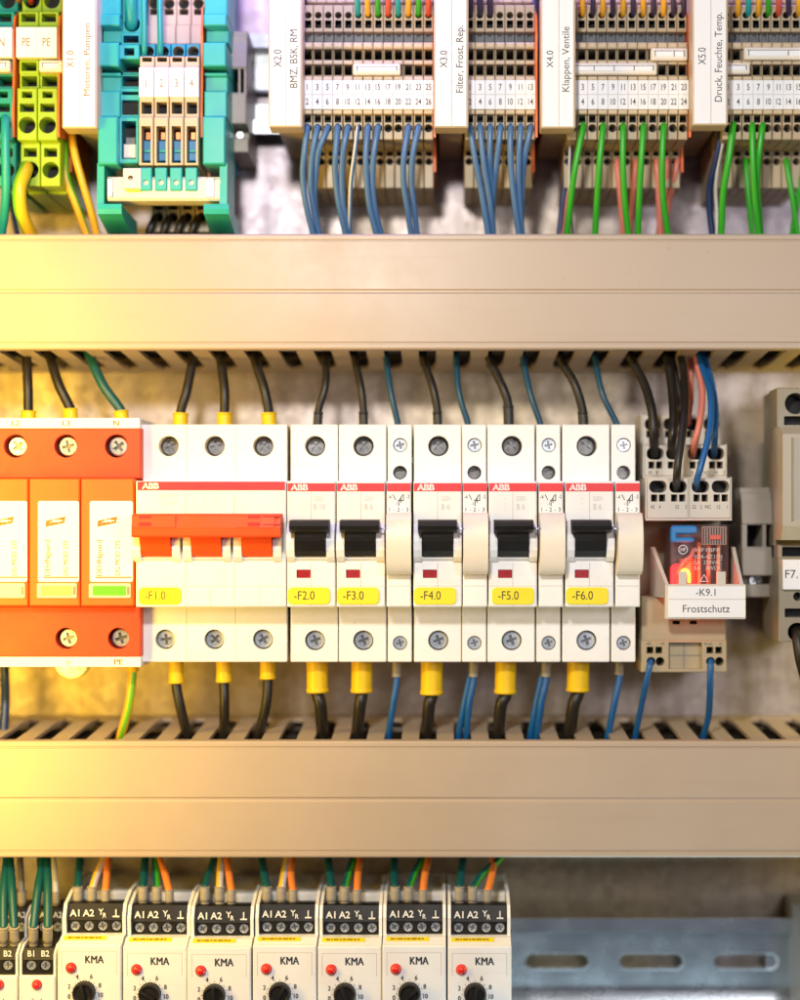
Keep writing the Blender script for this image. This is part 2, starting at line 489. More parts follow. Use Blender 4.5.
# ------------------------------------------------------------------ wiring ducts
def duct(iy0, iy1, label, slot_top, slot_bot):
    df = 32.0
    z1, z0 = Z(iy0, df), Z(iy1, df)
    x0, x1 = -720, 720
    root = thing('wiring_duct', label, 'wiring duct', (0, PANEL, (z0 + z1) / 2), 'beige wiring ducts')
    oz = (z0 + z1) / 2
    zm = oz + (0.5 if True else 0)
    mb = MB(0, oz, PANEL)
    pr = [(46, z0), (35, z0), (33, z0 + 0.7), (32, z0 + 2.2), (32, z0 + 5.6), (33.3, z0 + 6.2), (33.3, z0 + 7.2), (32.0, z0 + 8.0),
          (31.6, zm - 3), (32.9, zm - 1.1), (32.9, zm + 0.6), (31.6, zm + 2.2),
          (32.0, z1 - 8.0), (33.3, z1 - 7.2), (33.3, z1 - 6.2), (32, z1 - 5.6), (32, z1 - 2.2), (33, z1 - 0.7), (35, z1), (46, z1),
          (46, z1 - 3), (36.5, z1 - 3), (36.5, z0 + 3), (46, z0 + 3)]
    mb.prism(pr, x0, x1, 'duct_beige')
    mb.build('cover', root)
    for sgn, zf, xs in ((1, z1 - 0.4, slot_top), (-1, z0 + 0.4, slot_bot)):
        mb = MB(0, oz, PANEL)
        zb = zf + sgn * 8.5
        th = -sgn * 4
        pitch = 35.2 * fz(38)
        xs0 = X(xs, 38)
        k0 = int((x0 - xs0) / pitch) - 1
        sw = 8.8
        zq = zf + sgn * 7.5
        k = k0
        while xs0 + k * pitch < x1:
            a = xs0 + k * pitch + sw; b = xs0 + (k + 1) * pitch - sw; k += 1
            if a < x0 or b > x1: continue
            # finger with a broader head near the cover
            mb.hexa([(a + 0.3, 37, zf), (b - 0.3, 37, zf), (b, 176, zq), (a, 176, zq), (a + 0.3, 37, zf + th), (b - 0.3, 37, zf + th), (b, 176, zq + th), (a, 176, zq + th)], 'duct_beige')
            for e, s2 in ((a, -1), (b, 1)):
                mb.hexa([(e, 152, zf + sgn * 6.4), (e + s2 * 3, 164, zf + sgn * 6.9), (e + s2 * 3, 176, zq), (e, 176, zq),
                         (e, 152, zf + th + sgn * 6.4), (e + s2 * 3, 164, zf + th + sgn * 6.9), (e + s2 * 3, 176, zq + th), (e, 176, zq + th)], 'duct_beige')
        mb.hexa([(x0, 176, zq), (x1, 176, zq), (x1, 197, zb), (x0, 197, zb), (x0, 176, zq + th), (x1, 176, zq + th), (x1, 197, zb + th), (x0, 197, zb + th)], 'duct_beige')
        mb.build('slotted_side', root)
    mb = MB(0, oz, PANEL)
    mb.slab(x0, x1, z0 + 1, z1 - 1, 193, 199, 'duct_beige', r=0, c=0.3)
    mb.build('base_plate', root)
duct(233.6, 349.5, 'upper beige wiring duct between terminal strips and circuit breakers', 392, 392)
duct(741, 858, 'lower beige wiring duct below the circuit breakers', 392.5, 392.5)

# ------------------------------------------------------------------ generic wires
def wire(pts, r, mats, label, group, cat='wire', ferrules=(), twist=0.0, name='wire', seg=12):
    w = [W(*p) for p in pts]
    o0 = w[-1]
    mb = MB(o0[0], o0[2], o0[1])
    mb.tube(w, r, mats, seg=seg, twist=twist)
    o = mb.build(name, None, o0)
    tag(o, label, cat, group)
    for (fp, fr, fm) in ferrules:
        a = [W(*p) for p in fp]
        f = MB(o0[0], o0[2], o0[1])
        v0, v1 = Vector(a[0]), Vector(a[-1])
        f.tube([v0, v0.lerp(v1, 0.5), v1], fr, fm, seg=16)
        f.tube([v0.lerp(v1, -0.04), v0.lerp(v1, 0.06)], fr * 1.06, fm, seg=16)
        f.build('ferrule', o)
    return o

# ------------------------------------------------------------------ numbered terminals of strips X2.0 to X5.0
PITCH = 10.33
BOD = {}
def terminal_body():
    if 'feed' in BOD: return BOD['feed']
    mb = MB(0, Z(190, 100), PANEL)
    h = PITCH / 2 - 0.22
    n = [0]
    def s(iy0, iy1, d, yb, mt='terminal_beige', holes=(), c=0.7):
        n[0] += 1
        e = h - 0.02 * n[0]
        mb.slab(-e, e, Z(iy1, d), Z(iy0, d), d, yb, mt, holes, r=0.5, c=c)
    def sq(iy0, iy1, hw, d, dep=14, fm='dark_hole', wm='dark_hole'):
        return (rr(-hw, hw, Z(iy1, d), Z(iy0, d), 0.4, 2), dep, wm, fm)
    def rd(iy, r, d, dep=14):
        return (circ(0, Z(iy, d), r, 16), dep, 'terminal_beige', 'dark_hole')
    s(-70, 2.5, 95, 190, holes=[rd(-6, 3.8, 95)])
    s(5, 31.8, 52, 118, 'terminal_beige', [rd(15.2, 3.6, 52), sq(20.3, 28.2, 3.3, 52)])
    s(31.5, 42.4, 62, 118, 'smoke_plastic', [sq(33.5, 40.5, 2.2, 62, 4, 'smoke_plastic', 'smoke_plastic')])
    s(42, 48.4, 44, 117, 'terminal_pale', c=1.6)
    s(48, 61, 50, 116, 'terminal_beige', [sq(49.2, 60, 3.9, 50, 34)])
    s(60.3, 64.2, 45, 115, 'terminal_pale', c=1.0)
    s(63.8, 76.6, 50, 114, 'terminal_beige', [sq(65.2, 75.4, 3.9, 50, 34)])
    s(76.2, 80, 42, 113, 'terminal_pale', c=0.8)
    s(79.6, 110, 46, 112)
    s(109.4, 114, 40, 111, 'terminal_pale', c=1.0)
    s(113.4, 139.5, 45, 110, 'terminal_beige', [sq(114.9, 122.6, 3.45, 45), rd(128.2, 4.25, 45)])
    s(139, 188, 100, 190, 'terminal_beige', [sq(146.5, 156, 3.2, 100), rd(161.6, 4.0, 100)])
    s(188, 196, 140, 196)
    s(0, 150, 109, 191)
    BOD['feed'] = mb.mesh('body')
    return BOD['feed']

def marker_mesh(a, b):
    mb = MB(0, Z(190, 100), PANEL)
    h = PITCH / 2 - 0.12
    d = 38
    mb.slab(-h, h, Z(109.2, d), Z(80, d), d, 46.4, 'label_white', r=0.5, c=0.35)
    mb.quad(-h + 0.4, h - 0.4, Z(94.7, d), Z(94.2, d), d - 0.1, 'print_line')
    mb.text(str(a), 0, Z(87, d), 6.2, d - 0.15, 'print_grey', cond=0.68, bold=0.012)
    mb.text(str(b), 0, Z(101.6, d), 6.2, d - 0.15, 'print_grey', cond=0.68, bold=0.012)
    return mb.mesh('marker')

proto = None
STRIPS = {}
def terminal_strip(sname, x_first, count, first):
    global proto
    for k in range(count):
        ix = x_first + k * PITCH / fz(38)
        a = first + 2 * k
        loc = (X(ix, 38), PANEL, Z(190, 100))
        lab = 'beige terminal numbered %d and %d on strip %s' % (a, a + 1, sname)
        if proto is None:
            proto = thing('terminal_block', lab, 'terminal block', loc, 'beige numbered terminals of the upper strips')
            link(terminal_body(), 'body', proto)
            r = proto
        else:
            r = copy_thing(proto, loc, lab, skip=('marker',))
        link(marker_mesh(a, a + 1), 'marker', r)
        STRIPS[(sname, a)] = ix
terminal_strip('X2.0', 307.2, 13, 1)
terminal_strip('X3.0', 470.0, 7, 1)
terminal_strip('X4.0', 572.6, 12, 1)
terminal_strip('X5.0', 728.0, 9, 1)

def end_plate(ix, label, iy0=8, iy1=186):
    mb = MB(X(ix, 60), Z(iy1, 100), PANEL)
    x = X(ix, 38)
    pr = [(47, Z(iy0 + 6, 40)), (41, Z(34, 40)), (44, Z(60, 40)), (40, Z(112, 40)), (41, Z(137, 40)), (97, Z(141, 97)), (97, Z(iy1 - 14, 97)), (190, Z(iy1 - 14, 97)), (190, Z(iy0, 60)), (70, Z(iy0, 60))]
    mb.prism(pr, x - 1.1, x + 1.1, 'orange_plate')
    o = mb.build('end_plate', None, (X(ix, 60), PANEL, Z(iy1, 100)))
    tag(o, label, 'end plate', 'orange terminal end plates')
end_plate(434.6, 'orange end plate closing strip X2.0 beside the X3.0 holder')
end_plate(536.6, 'orange end plate closing strip X3.0 beside the X4.0 holder')
end_plate(690.3, 'orange end plate closing strip X4.0 beside the X5.0 holder')

# plug-in bridges lying in the bridge channels
def bridge(ix0, ix1, iy0, iy1, label, marks):
    d = 38
    cx = (X(ix0, d) + X(ix1, d)) / 2
    root = thing('plug_in_bridge', label, 'terminal bridge', (cx, 50, Z(iy1, d)), 'cream plug-in bridges')
    mb = MB(cx, Z(iy1, d), 50)
    mb.slab(X(ix0, d), X(ix1, d), Z(iy1, d), Z(iy0, d), d, 47, 'cream_plastic', r=1.6, c=1.2)
    mb.build('housing', root)
    mb = MB(cx, Z(iy1, d), 50)
    zc0, zc1 = Z(iy1 - 3.2, d), Z(iy0 + 2.4, d)
    mb.slab(X(ix0 + 3, d), X(ix1 - 3, d), zc0, zc1, d - 0.8, d + 1, 'label_white', r=0.3, c=0.4)
    mb.quad(X(ix0 + 3.2, d), X(ix1 - 3.2, d), zc1 - 1.0, zc1 - 0.4, d - 0.95, 'print_black')
    for mx in marks:
        mb.quad(X(mx, d) - 0.4, X(mx, d) + 0.4, zc0 + 0.4, zc1 - 0.4, d - 1.05, 'print_black')
    mb.build('cap', root)
bridge(353, 400.5, 63.6, 74.6, 'cream bridge plugged into strip X2.0 above numbers 11 to 19', [357, 396.6])
bridge(651, 687.5, 48.0, 60.2, 'short cream bridge in the upper channel of strip X4.0', [655, 674, 684])
bridge(572, 657, 62.8, 74.4, 'long cream bridge in the lower channel of strip X4.0', [594, 614, 634, 653])
bridge(744, 822, 47.2, 59.4, 'long cream bridge in the upper channel of strip X5.0', [748.5, 788])
bridge(722, 750, 62.5, 73.8, 'short cream bridge in the lower channel of strip X5.0', [746])

# label holders
def holder(ix0, ix1, iyb, name, txt, t1, t2, printm='print_grey'):
    d = 14
    x0, x1 = X(ix0, d), X(ix1, d)
    root = thing('label_holder', 'upright white label holder reading %s %s' % (name, txt.replace(',', '').replace('.', '')), 'label holder', ((x0 + x1) / 2, PANEL, Z(iyb, d)), 'upright white label holders')
    oz = Z(iyb, d); cx = (x0 + x1) / 2
    mb = MB(cx, oz, PANEL)
    mb.slab(x0, x1, Z(iyb, d), Z(-90, d), d, 40, 'terminal_pale', r=1.5, c=1.0)
    mb.slab(x0 + 5, x1 - 5, Z(iyb + 3, 60), Z(-80, 60), 40, 196, 'terminal_beige', r=1, c=0.5)
    mb.build('body', root)
    mb = MB(cx, oz, PANEL)
    xm = (x0 + x1) / 2 + 0.6
    mb.slab(x0 + 1.6, xm - 0.25, Z(iyb - 1.2, d), Z(-88, d), d - 1.2, d + 0.5, 'label_white', r=0.2, c=0.25)
    mb.slab(xm + 0.25, x1 - 2.2, Z(iyb - 1.2, d), Z(-88, d), d - 1.2, d + 0.5, 'label_white', r=0.2, c=0.25)
    mb.text(name, X((t1[0] + t1[1]) / 2, d), Z((t1[2] + t1[3]) / 2, d), (t1[1] - t1[0]) * fz(d), d - 1.35, printm, w=(t1[3] - t1[2]) * fz(d), rot=True)
    mb.text(txt, X((t2[0] + t2[1]) / 2, d), Z((t2[2] + t2[3]) / 2, d), (t2[1] - t2[0]) * fz(d), d - 1.35, printm, w=(t2[3] - t2[2]) * fz(d), rot=True)
    mb.build('label_strip', root)
holder(62, 97, 128, 'X1.0', 'Motoren, Pumpen', (67, 74, 51, 68), (84, 90, 24, 96), 'print_ochre')
holder(268.5, 302.5, 127, 'X2.0', 'BMZ, BSK, RM', (274, 281.5, 50, 67.5), (290, 297.5, 30, 88))
holder(434, 468.5, 127.5, 'X3.0', 'Filter, Frost, Rep.', (440, 447, 51, 68), (456, 463, 26, 93))
holder(541, 575.5, 128, 'X4.0', 'Klappen, Ventile', (546.5, 553, 51, 68), (562, 569, 27, 92))
holder(692.5, 728, 125, 'X5.0', 'Druck, Feuchte, Temp.', (698, 705.5, 48, 65), (714.5, 721.5, 13, 102))

# ------------------------------------------------------------------ far left: N terminal and PE terminals
def wide_terminal(ix0, ix1, txt, base, label, group, small=False, orange_gap=True):
    d = 30
    x0, x1 = X(ix0, d), X(ix1, d); cx = (x0 + x1) / 2; hw = (x1 - x0) / 2 - 0.3
    oz = Z(186, 60)
    root = thing('terminal_block', label, 'terminal block', (cx, PANEL, oz), group)
    mb = MB(cx, oz, PANEL)
    k = hw / 9.6
    n = [0]
    def s(iy0, iy1, d, yb, holes=(), c=0.8, mt=base):
        n[0] += 1; e = hw - 0.02 * n[0]
        mb.slab(cx - e, cx + e, Z(iy1, d), Z(iy0, d), d, yb, mt, holes, r=0.8, c=c)
    def sq(iy0, iy1, w, d, dep=18): return (rr(cx - w * k, cx + w * k, Z(iy1, d), Z(iy0, d), 0.5, 2), dep, base, 'dark_hole')
    def rd(iy, r, d, dep=18): return (circ(cx, Z(iy, d), r * min(k, 1), 20), dep, base, 'dark_hole')
    s(-60, 12, 60, 120, [rd(0.5, 8.4, 60)])
    s(11.5, 26.6, 46, 120, [sq(13.5, 22, 7, 46)])
    s(26, 58.5, 44, 119)
    s(58, 74, 48, 118, [sq(62, 71, 7.4, 48, 26)], mt=base)
    s(73.6, 88.5, 50, 117, [sq(76, 86.6, 7.6, 50, 26)])
    s(88, 140, 40, 116, [sq(91.5, 98, 5, 40), sq(103.5, 112, 7, 40), rd(125, 8.6, 40, 24)])
    s(140, 186, 54, 190, [sq(148, 157, 6.4, 54), rd(170, 8.6, 54, 24)], mt=base)
    s(186, 194, 84, 190)
    s(0, 150, 115, 189)
    mb.build('body', root)
    mb = MB(cx, oz, PANEL)
    mb.slab(x0 + 0.1, x1 - 0.1, Z(57.2, 36), Z(27, 36), 36, 44.4, 'label_white', r=0.6, c=0.4)
    mb.text(txt, cx, Z(42, 36), 8.4, 35.8, 'print_ochre', cond=0.72)
    mb.build('marker', root)
    return root
wide_terminal(-10, 10.5, 'N', 'teal_green', 'turquoise terminal marked N at the left edge', 'neutral terminals')
wide_terminal(14.5, 35, 'PE', 'lime', 'lime green PE terminal with a thick striped wire', 'lime green earth terminals')
wide_terminal(35, 55.5, 'PE', 'lime', 'lime green PE terminal beside the X1.0 label holder', 'lime green earth terminals')
end_plate(12.6, 'orange end plate between terminals N and PE')
end_plate(58, 'orange end plate between terminal PE and the X1.0 holder')
bridge(39, 62, 60, 71.5, 'cream bridge plugged into the terminal PE beside X1.0', [43])
bridge(-10, 9.8, 60, 71.5, 'cream bridge plugged into the terminal N', [5.5])

# ------------------------------------------------------------------ turquoise block with four disconnect terminals
def bracket(ix0, ix1, label, cheek, flip):
    d = 26
    x0, x1 = X(ix0, d), X(ix1, d); cx = (x0 + x1) / 2; oz = Z(230, 60)
    root = thing('end_bracket', label, 'end bracket', (cx, PANEL, oz), 'turquoise end brackets')
    mb = MB(cx, oz, PANEL)
    e = [0]
    def s(iy0, iy1, d, yb, mt='turquoise', c=1.2, a=0, b=0):
        e[0] += 0.03
        mb.slab(x0 + e[0] + a, x1 - e[0] - b, Z(iy1, d), Z(iy0, d), d, yb, mt, r=1.0, c=c)
    s(-60, 15, 40, 104); s(14, 25.5, 34, 104); s(25, 43, 52, 104); s(42.4, 66, 30, 104)
    s(66.4, 76, 62, 104); s(72.5, 75.8, 40, 103.5); s(75.5, 92, 46, 102, 'turquoise')
    s(91, 117, 38, 101); s(116.4, 164, 26, 104, c=1.5)
    mb.slab(x0 + 3, x1 - 6, Z(160, 100), Z(-40, 100), 100, 190, 'turquoise_shaded', r=1, c=1)
    mb.build('body', root)
    mb = MB(cx, oz, PANEL)
    ca, cb = X(cheek[0], 40), X(cheek[1], 40)
    mb.prism([(34, Z(163, 34)), (32, Z(204, 32)), (60, Z(206, 40)), (96, Z(206, 40)), (96, Z(163, 34))], ca, cb, 'turquoise')
    mb.build('cheek', root)
    mb = MB(cx, oz, PANEL)
    fa, fb = (X(98, 32), X(122, 32)) if not flip else (X(204, 32), X(229, 32))
    mb.prism([(30, Z(204, 30)), (29, Z(209, 29)), (31, Z(214, 31)), (80, Z(233, 80)), (120, Z(233, 80)), (120, Z(206, 30)), (60, Z(206, 30))], fa, fb, 'turquoise')
    mb.build('foot', root)
bracket(97.5, 118, 'turquoise end bracket beside the X1.0 label holder', (98.5, 105.5), False)
bracket(202.5, 225.5, 'turquoise end bracket beside the small grey clamp', (220.5, 228), True)

def neutral_block():
    d = 36
    x0, x1 = X(118.6, d), X(138.6, d); cx = (x0 + x1) / 2; oz = Z(165, 60)
    root = thing('terminal_block', 'turquoise terminal with a thick wire left of numbered terminal 1', 'terminal block', (cx, PANEL, oz))
    mb = MB(cx, oz, PANEL)
    e = [0]
    def s(iy0, iy1, d, yb, holes=(), mt='turquoise', c=0.9):
        e[0] += 0.03
        mb.slab(x0 + e[0], x1 - e[0], Z(iy1, d), Z(iy0, d), d, yb, mt, holes, r=0.8, c=c)
    def sq(iy0, iy1, w, d, dep=18): return (rr(cx - w, cx + w, Z(iy1, d), Z(iy0, d), 0.5, 2), dep, 'turquoise_shaded', 'dark_hole')
    s(-60, 34, 56, 150, [(circ(cx, Z(24, 56), 8.2, 20), 24, 'turquoise_shaded', 'dark_hole')])
    s(33, 45, 50, 150, [sq(35.5, 43, 8, 50)])
    s(44.6, 59, 40, 149, [sq(48, 55.6, 5.2, 40)])
    s(58.5, 74.6, 58, 148, [sq(61, 72.5, 9, 58)])
    s(74.2, 88.4, 52, 147, [sq(76, 86.6, 9, 52)])
    s(88, 117.5, 46, 146, [sq(91.5, 95, 8.6, 46), sq(100, 115, 8.6, 46, 8)])
    s(117, 163, 38, 150, [sq(121, 159, 7.4, 38, 22)])
    mb.build('body', root)
    mb = MB(cx, oz, PANEL)
    mb.slab(cx - 6.4, cx + 6.4, Z(158, 42), Z(144, 42), 42, 58, 'cream_plastic', r=0.8, c=1.0)
    mb.slab(cx - 5.0, cx + 5.6, Z(145, 46), Z(137, 46), 46, 58, 'grey_plastic', r=0.8, c=1.0)
    mb.build('slider', root)
neutral_block()

dt_proto = None
def disconnect(i):
    global dt_proto
    d = 34
    ix = 146.4 + 15.1 * i
    cx = X(ix, d); oz = Z(168, 60)
    hw = 7.4
    lab = 'beige disconnect terminal numbered %d in the turquoise block' % (i + 1)
    if dt_proto is None:
        root = thing('terminal_block', lab, 'terminal block', (cx, PANEL, oz), 'beige disconnect terminals in the turquoise block')
        dt_proto = root
        mb = MB(0, oz, PANEL)
        e = [0]
        def s(iy0, iy1, d, yb, holes=(), mt='terminal_pale', c=0.8):
            e[0] += 0.02
            mb.slab(-hw + e[0], hw - e[0], Z(iy1, d), Z(iy0, d), d, yb, mt, holes, r=0.7, c=c)
        def sq(iy0, iy1, w, d, dep=16): return (rr(-w, w, Z(iy1, d), Z(iy0, d), 0.5, 2), dep, 'terminal_beige', 'dark_hole')
        s(-60, 25.5, 84, 150, [(circ(0, Z(3.5, 84), 5.8, 18), 12, 'terminal_beige', 'dark_hole'), sq(9, 15, 4.8, 84, 12)])
        s(25, 44, 78, 150)
        s(44, 56.5, 46, 149, [(circ(0, Z(51.6, 46), 5.8, 18), 16, 'terminal_beige', 'dark_hole')], mt='turquoise_shaded')
        s(56.2, 67, 38, 148, [sq(57.2, 61.8, 5, 38)])
        s(66.6, 97.6, 40, 147)
        s(97, 117.4, 36, 146, [sq(102, 114, 5.4, 36)], c=1.0)
        s(117, 165, 32, 150, [sq(126, 163, 4.8, 32, 24)], c=1.0)
        s(164, 232, 110, 195, [sq(205, 210, 5, 110), (circ(0, Z(217, 110), 5.2, 18), 16, 'terminal_beige', 'dark_hole')], mt='terminal_beige')
        mb.build('body', root)
        mb = MB(0, oz, PANEL)
        mb.slab(-4.2, 4.2, Z(161, 42), Z(140.5, 42), 42, 56, 'clip_blue', r=0.6, c=0.9)
        mb.slab(-3.4, 3.4, Z(152.6, 40.5), Z(149.6, 40.5), 39.5, 50, 'turquoise', r=0.6, c=0.6)
        mb.slab(-2.4, 2.8, Z(140, 44), Z(132, 44), 44, 56, 'copper', r=0.6, c=0.6)
        mb.build('disconnect_slider', root)
        mb = MB(0, oz, PANEL)
        mb.slab(-6.2, 6.2, Z(190.5, 30), Z(167.5, 30), 30, 50, 'turquoise', [(circ(0, Z(182.5, 30), 2.9, 16), 8, 'turquoise', 'zinc')], r=1.0, c=1.0)
        mb.build('busbar_clip', root)
    else:
        root = copy_thing(dt_proto, (cx, PANEL, oz), lab, skip=('marker',))
    mb = MB(0, oz, PANEL)
    mb.slab(-hw + 0.1, hw - 0.1, Z(97, 33), Z(67.2, 33), 33, 40.3, 'label_white', r=0.6, c=0.4)
    mb.text(str(i + 1), 0, Z(83, 33), 8.0, 32.8, 'print_ochre', cond=0.7)
    mb.build('marker', root)
for i in range(4): disconnect(i)
end_plate(201.3, 'orange end plate inside the turquoise block beside terminal 4', 0, 230)

def busbar():
    oz = Z(201, 40)
    root = thing('busbar', 'cream busbar across the foot of the turquoise block', 'busbar', (X(163, 40), 60, oz))
    ox = X(163, 40)
    mb = MB(ox, oz, 60)
    mb.prism([(36, Z(177, 36)), (33, Z(180, 33)), (33, Z(198, 33)), (36, Z(201, 36)), (60, Z(201, 36)), (60, Z(175, 36))], X(108, 36), X(220.5, 36), 'cream_plastic')
    mb.build('bar', root)
    mb = MB(ox, oz, 60)
    mb.slab(X(123, 28), X(141, 28), Z(188.6, 28), Z(168, 28), 28, 40, 'cream_plastic', [(circ(X(130.5, 28), Z(178, 28), 2.8, 16), 8, 'relay_tan', 'dark_hole')], r=1, c=1)
    mb.slab(X(126, 30), X(141, 30), Z(191.6, 30), Z(189, 30), 31.5, 40, 'ferrule_yellow', r=0.5, c=0.4)
    mb.build('end_clamp', root)
    for a, b in ((107, 113), (206, 214)):
        mb = MB(ox, oz, 60)
        mb.slab(X(a, 31), X(b, 31), Z(197, 31), Z(178, 31), 31, 44, 'smoke_plastic' if False else 'zinc', r=0.8, c=0.8)
        mb.build('clamp_plate', root)
busbar()

# grey end clamps
def clamp(ix0, ix1, iy0, iy1, d, label, mt, group='grey rail end clamps'):
    x0, x1 = X(ix0, d), X(ix1, d); cx = (x0 + x1) / 2; oz = Z(iy1, d)
    root = thing('end_clamp', label, 'end clamp', (cx, PANEL, oz), group)
    H = iy1 - iy0
    mb = MB(cx, oz, PANEL)
    mb.slab(x0, x1, Z(iy0 + H * 0.085, d), Z(iy0, d), d + 14, 185, mt, r=1, c=1)
    mb.slab(x0 + 0.1, x1 - 0.1, Z(iy0 + H * 0.12, d), Z(iy0 + H * 0.05, d), d + 8, 184, mt, r=1, c=1)
    mb.prism([(d + 6, Z(iy0 + H * 0.11, d)), (d, Z(iy0 + H * 0.33, d)), (60 + d, Z(iy0 + H * 0.33, d)), (60 + d, Z(iy0 + H * 0.11, d))], x0 + 0.2, x1 - 0.2, mt)
    xq0, xq1 = x0 + (x1 - x0) * 0.14, x1 - (x1 - x0) * 0.14
    mb.slab(x0 + 0.05, x1 - 0.05, Z(iy0 + H * 0.56, d), Z(iy0 + H * 0.325, d), d + 2, 183, mt,
            [(rr(xq0, xq0 + (xq1 - xq0) * 0.58, Z(iy0 + H * 0.54, d), Z(iy0 + H * 0.34, d), 0.6, 2), 40, mt, 'dark_hole'),
             (rr(xq0 + (xq1 - xq0) * 0.72, xq1, Z(iy0 + H * 0.54, d), Z(iy0 + H * 0.34, d), 0.6, 2), 30, mt, 'dark_hole')], r=1, c=0.8)
    mb.slab(x0 + 0.1, x1 - 0.1, Z(iy0 + H * 0.80, d), Z(iy0 + H * 0.55, d), d, 182, mt, r=1, c=1.2)
    mb.slab(x0 + 0.3, x1 - 0.3, Z(iy0 + H * 0.9, d), Z(iy0 + H * 0.79, d), d + 30, 181, mt, r=1, c=1)
    mb.slab(x0 + 0.2, x1 - 0.2, Z(iy1, d), Z(iy0 + H * 0.88, d), d + 20, 186, mt, r=1, c=1)
    mb.build('body', root)
    mb = MB(cx, oz, PANEL)
    mb.screw((x0 + x1) / 2, Z(iy0 + H * 0.845, d), d + 26, (x1 - x0) * 0.2, 'zinc')
    mb.build('clamp_screw', root)
clamp(228, 246.5, 27, 148, 84, 'narrow grey end clamp right of the turquoise block', 'warm_grey')
clamp(742, 779, 487, 598, 70, 'grey end clamp left of fuse terminal F7.1', 'warm_grey')

# ------------------------------------------------------------------ circuit breakers
TD = 41.0                                                # terminal shoulders lie this deep behind the nose
ZT, ZB = Z(424.5, TD), Z(662, TD)
ZN1, ZN0 = Z(481, 0), Z(607, 0)
OZ = ZB

def hole(cx, iy, r, dep, fm='dark_hole', wm='white_plastic', d=TD):
    return (circ(cx, Z(iy, d), r, 28), dep, wm, fm)

def brand(mb, x, iy0, iy1, w):
    h = (iy1 - iy0)
    zc = Z((iy0 + iy1) / 2, -0.6)
    mb.text('ABB', x + w / 2, zc, h * 0.72, -0.95, 'print_white', w=w, bold=0.045)
    mb.quad(x - 0.5, x + w + 0.5, zc - 0.16, zc + 0.16, -1.15, 'brand_red', th=0.1)
    for k in (0.165, 0.5, 0.835):
        mb.quad(x + w * k - 0.14, x + w * k + 0.14, zc - h * 0.4, zc + h * 0.4, -1.15, 'brand_red', th=0.1)

def pole_front(mb, x0, x1, mt='white_plastic'):
    """cheeks and recess around one toggle; x0..x1 is the toggle stem"""
    for a, b in ((x0 - 8.6, x0 - 0.6), (x1 + 0.6, x1 + 8.6)):
        pr = [(3, Z(523, 0)), (-3, Z(524, -3)), (-11, Z(532, -11)), (-14.5, Z(541, -14)), (-14, Z(550, -14)), (-10, Z(557, -10)), (-4, Z(561, -4)), (3, Z(562, 0))]
        mb.prism(pr, a, b, mt)
    mb.prism([(3, Z(552, 0)), (-5, Z(556.5, -5)), (-5.5, Z(558.5, -5)), (3, Z(561.5, 0))], x0 - 0.4, x1 + 0.4, mt)

def toggle(mb, x0, x1, bx0, bx1, mt, bar=True):
    if bar:
        mb.prism([(-6, Z(519.5, -6)), (-28, Z(520.5, -28)), (-32.5, Z(522.5, -32)), (-34, Z(526, -34)), (-32, Z(530, -32)), (-27, Z(532, -27)), (-6, Z(533, -6))], bx0, bx1, mt)
    mb.prism([(2, Z(522, 0)), (-14, Z(523, -10)), (-23, Z(531, -23)), (-21, Z(541, -21)), (-15, Z(551, -15)), (-9, Z(556.3, -9)), (2, Z(556.3, 0))], x0, x1, mt)
    mb.quad(x0 + 0.3, x0 + (x1 - x0) * 0.62, Z(536.6, -23), Z(535.9, -23), -22.9, 'dark_hole', th=3)

def label_plate(name, txt, ix0, ix1, root, ox):
    mb = MB(ox, OZ, PANEL)
    x0, x1 = ix0 - VX, ix1 - VX
    mb.slab(x0, x1, Z(604.5), Z(587.4), -1.4, 0.4, 'label_yellow', r=4.5, c=0.5)
    mb.text(txt, x0 + 16.5, Z(595.3), 8.4, -1.55, 'print_black', w=20.5)
    mb.build('label_plate', root)

def faint_print(mb, x, lines, mt='print_faint'):
    for k, t in enumerate(lines):
        mb.text(t, x, Z(498.5 + 8.2 * k), 5.6 if k else 4.4, -0.3, mt, cond=0.8)

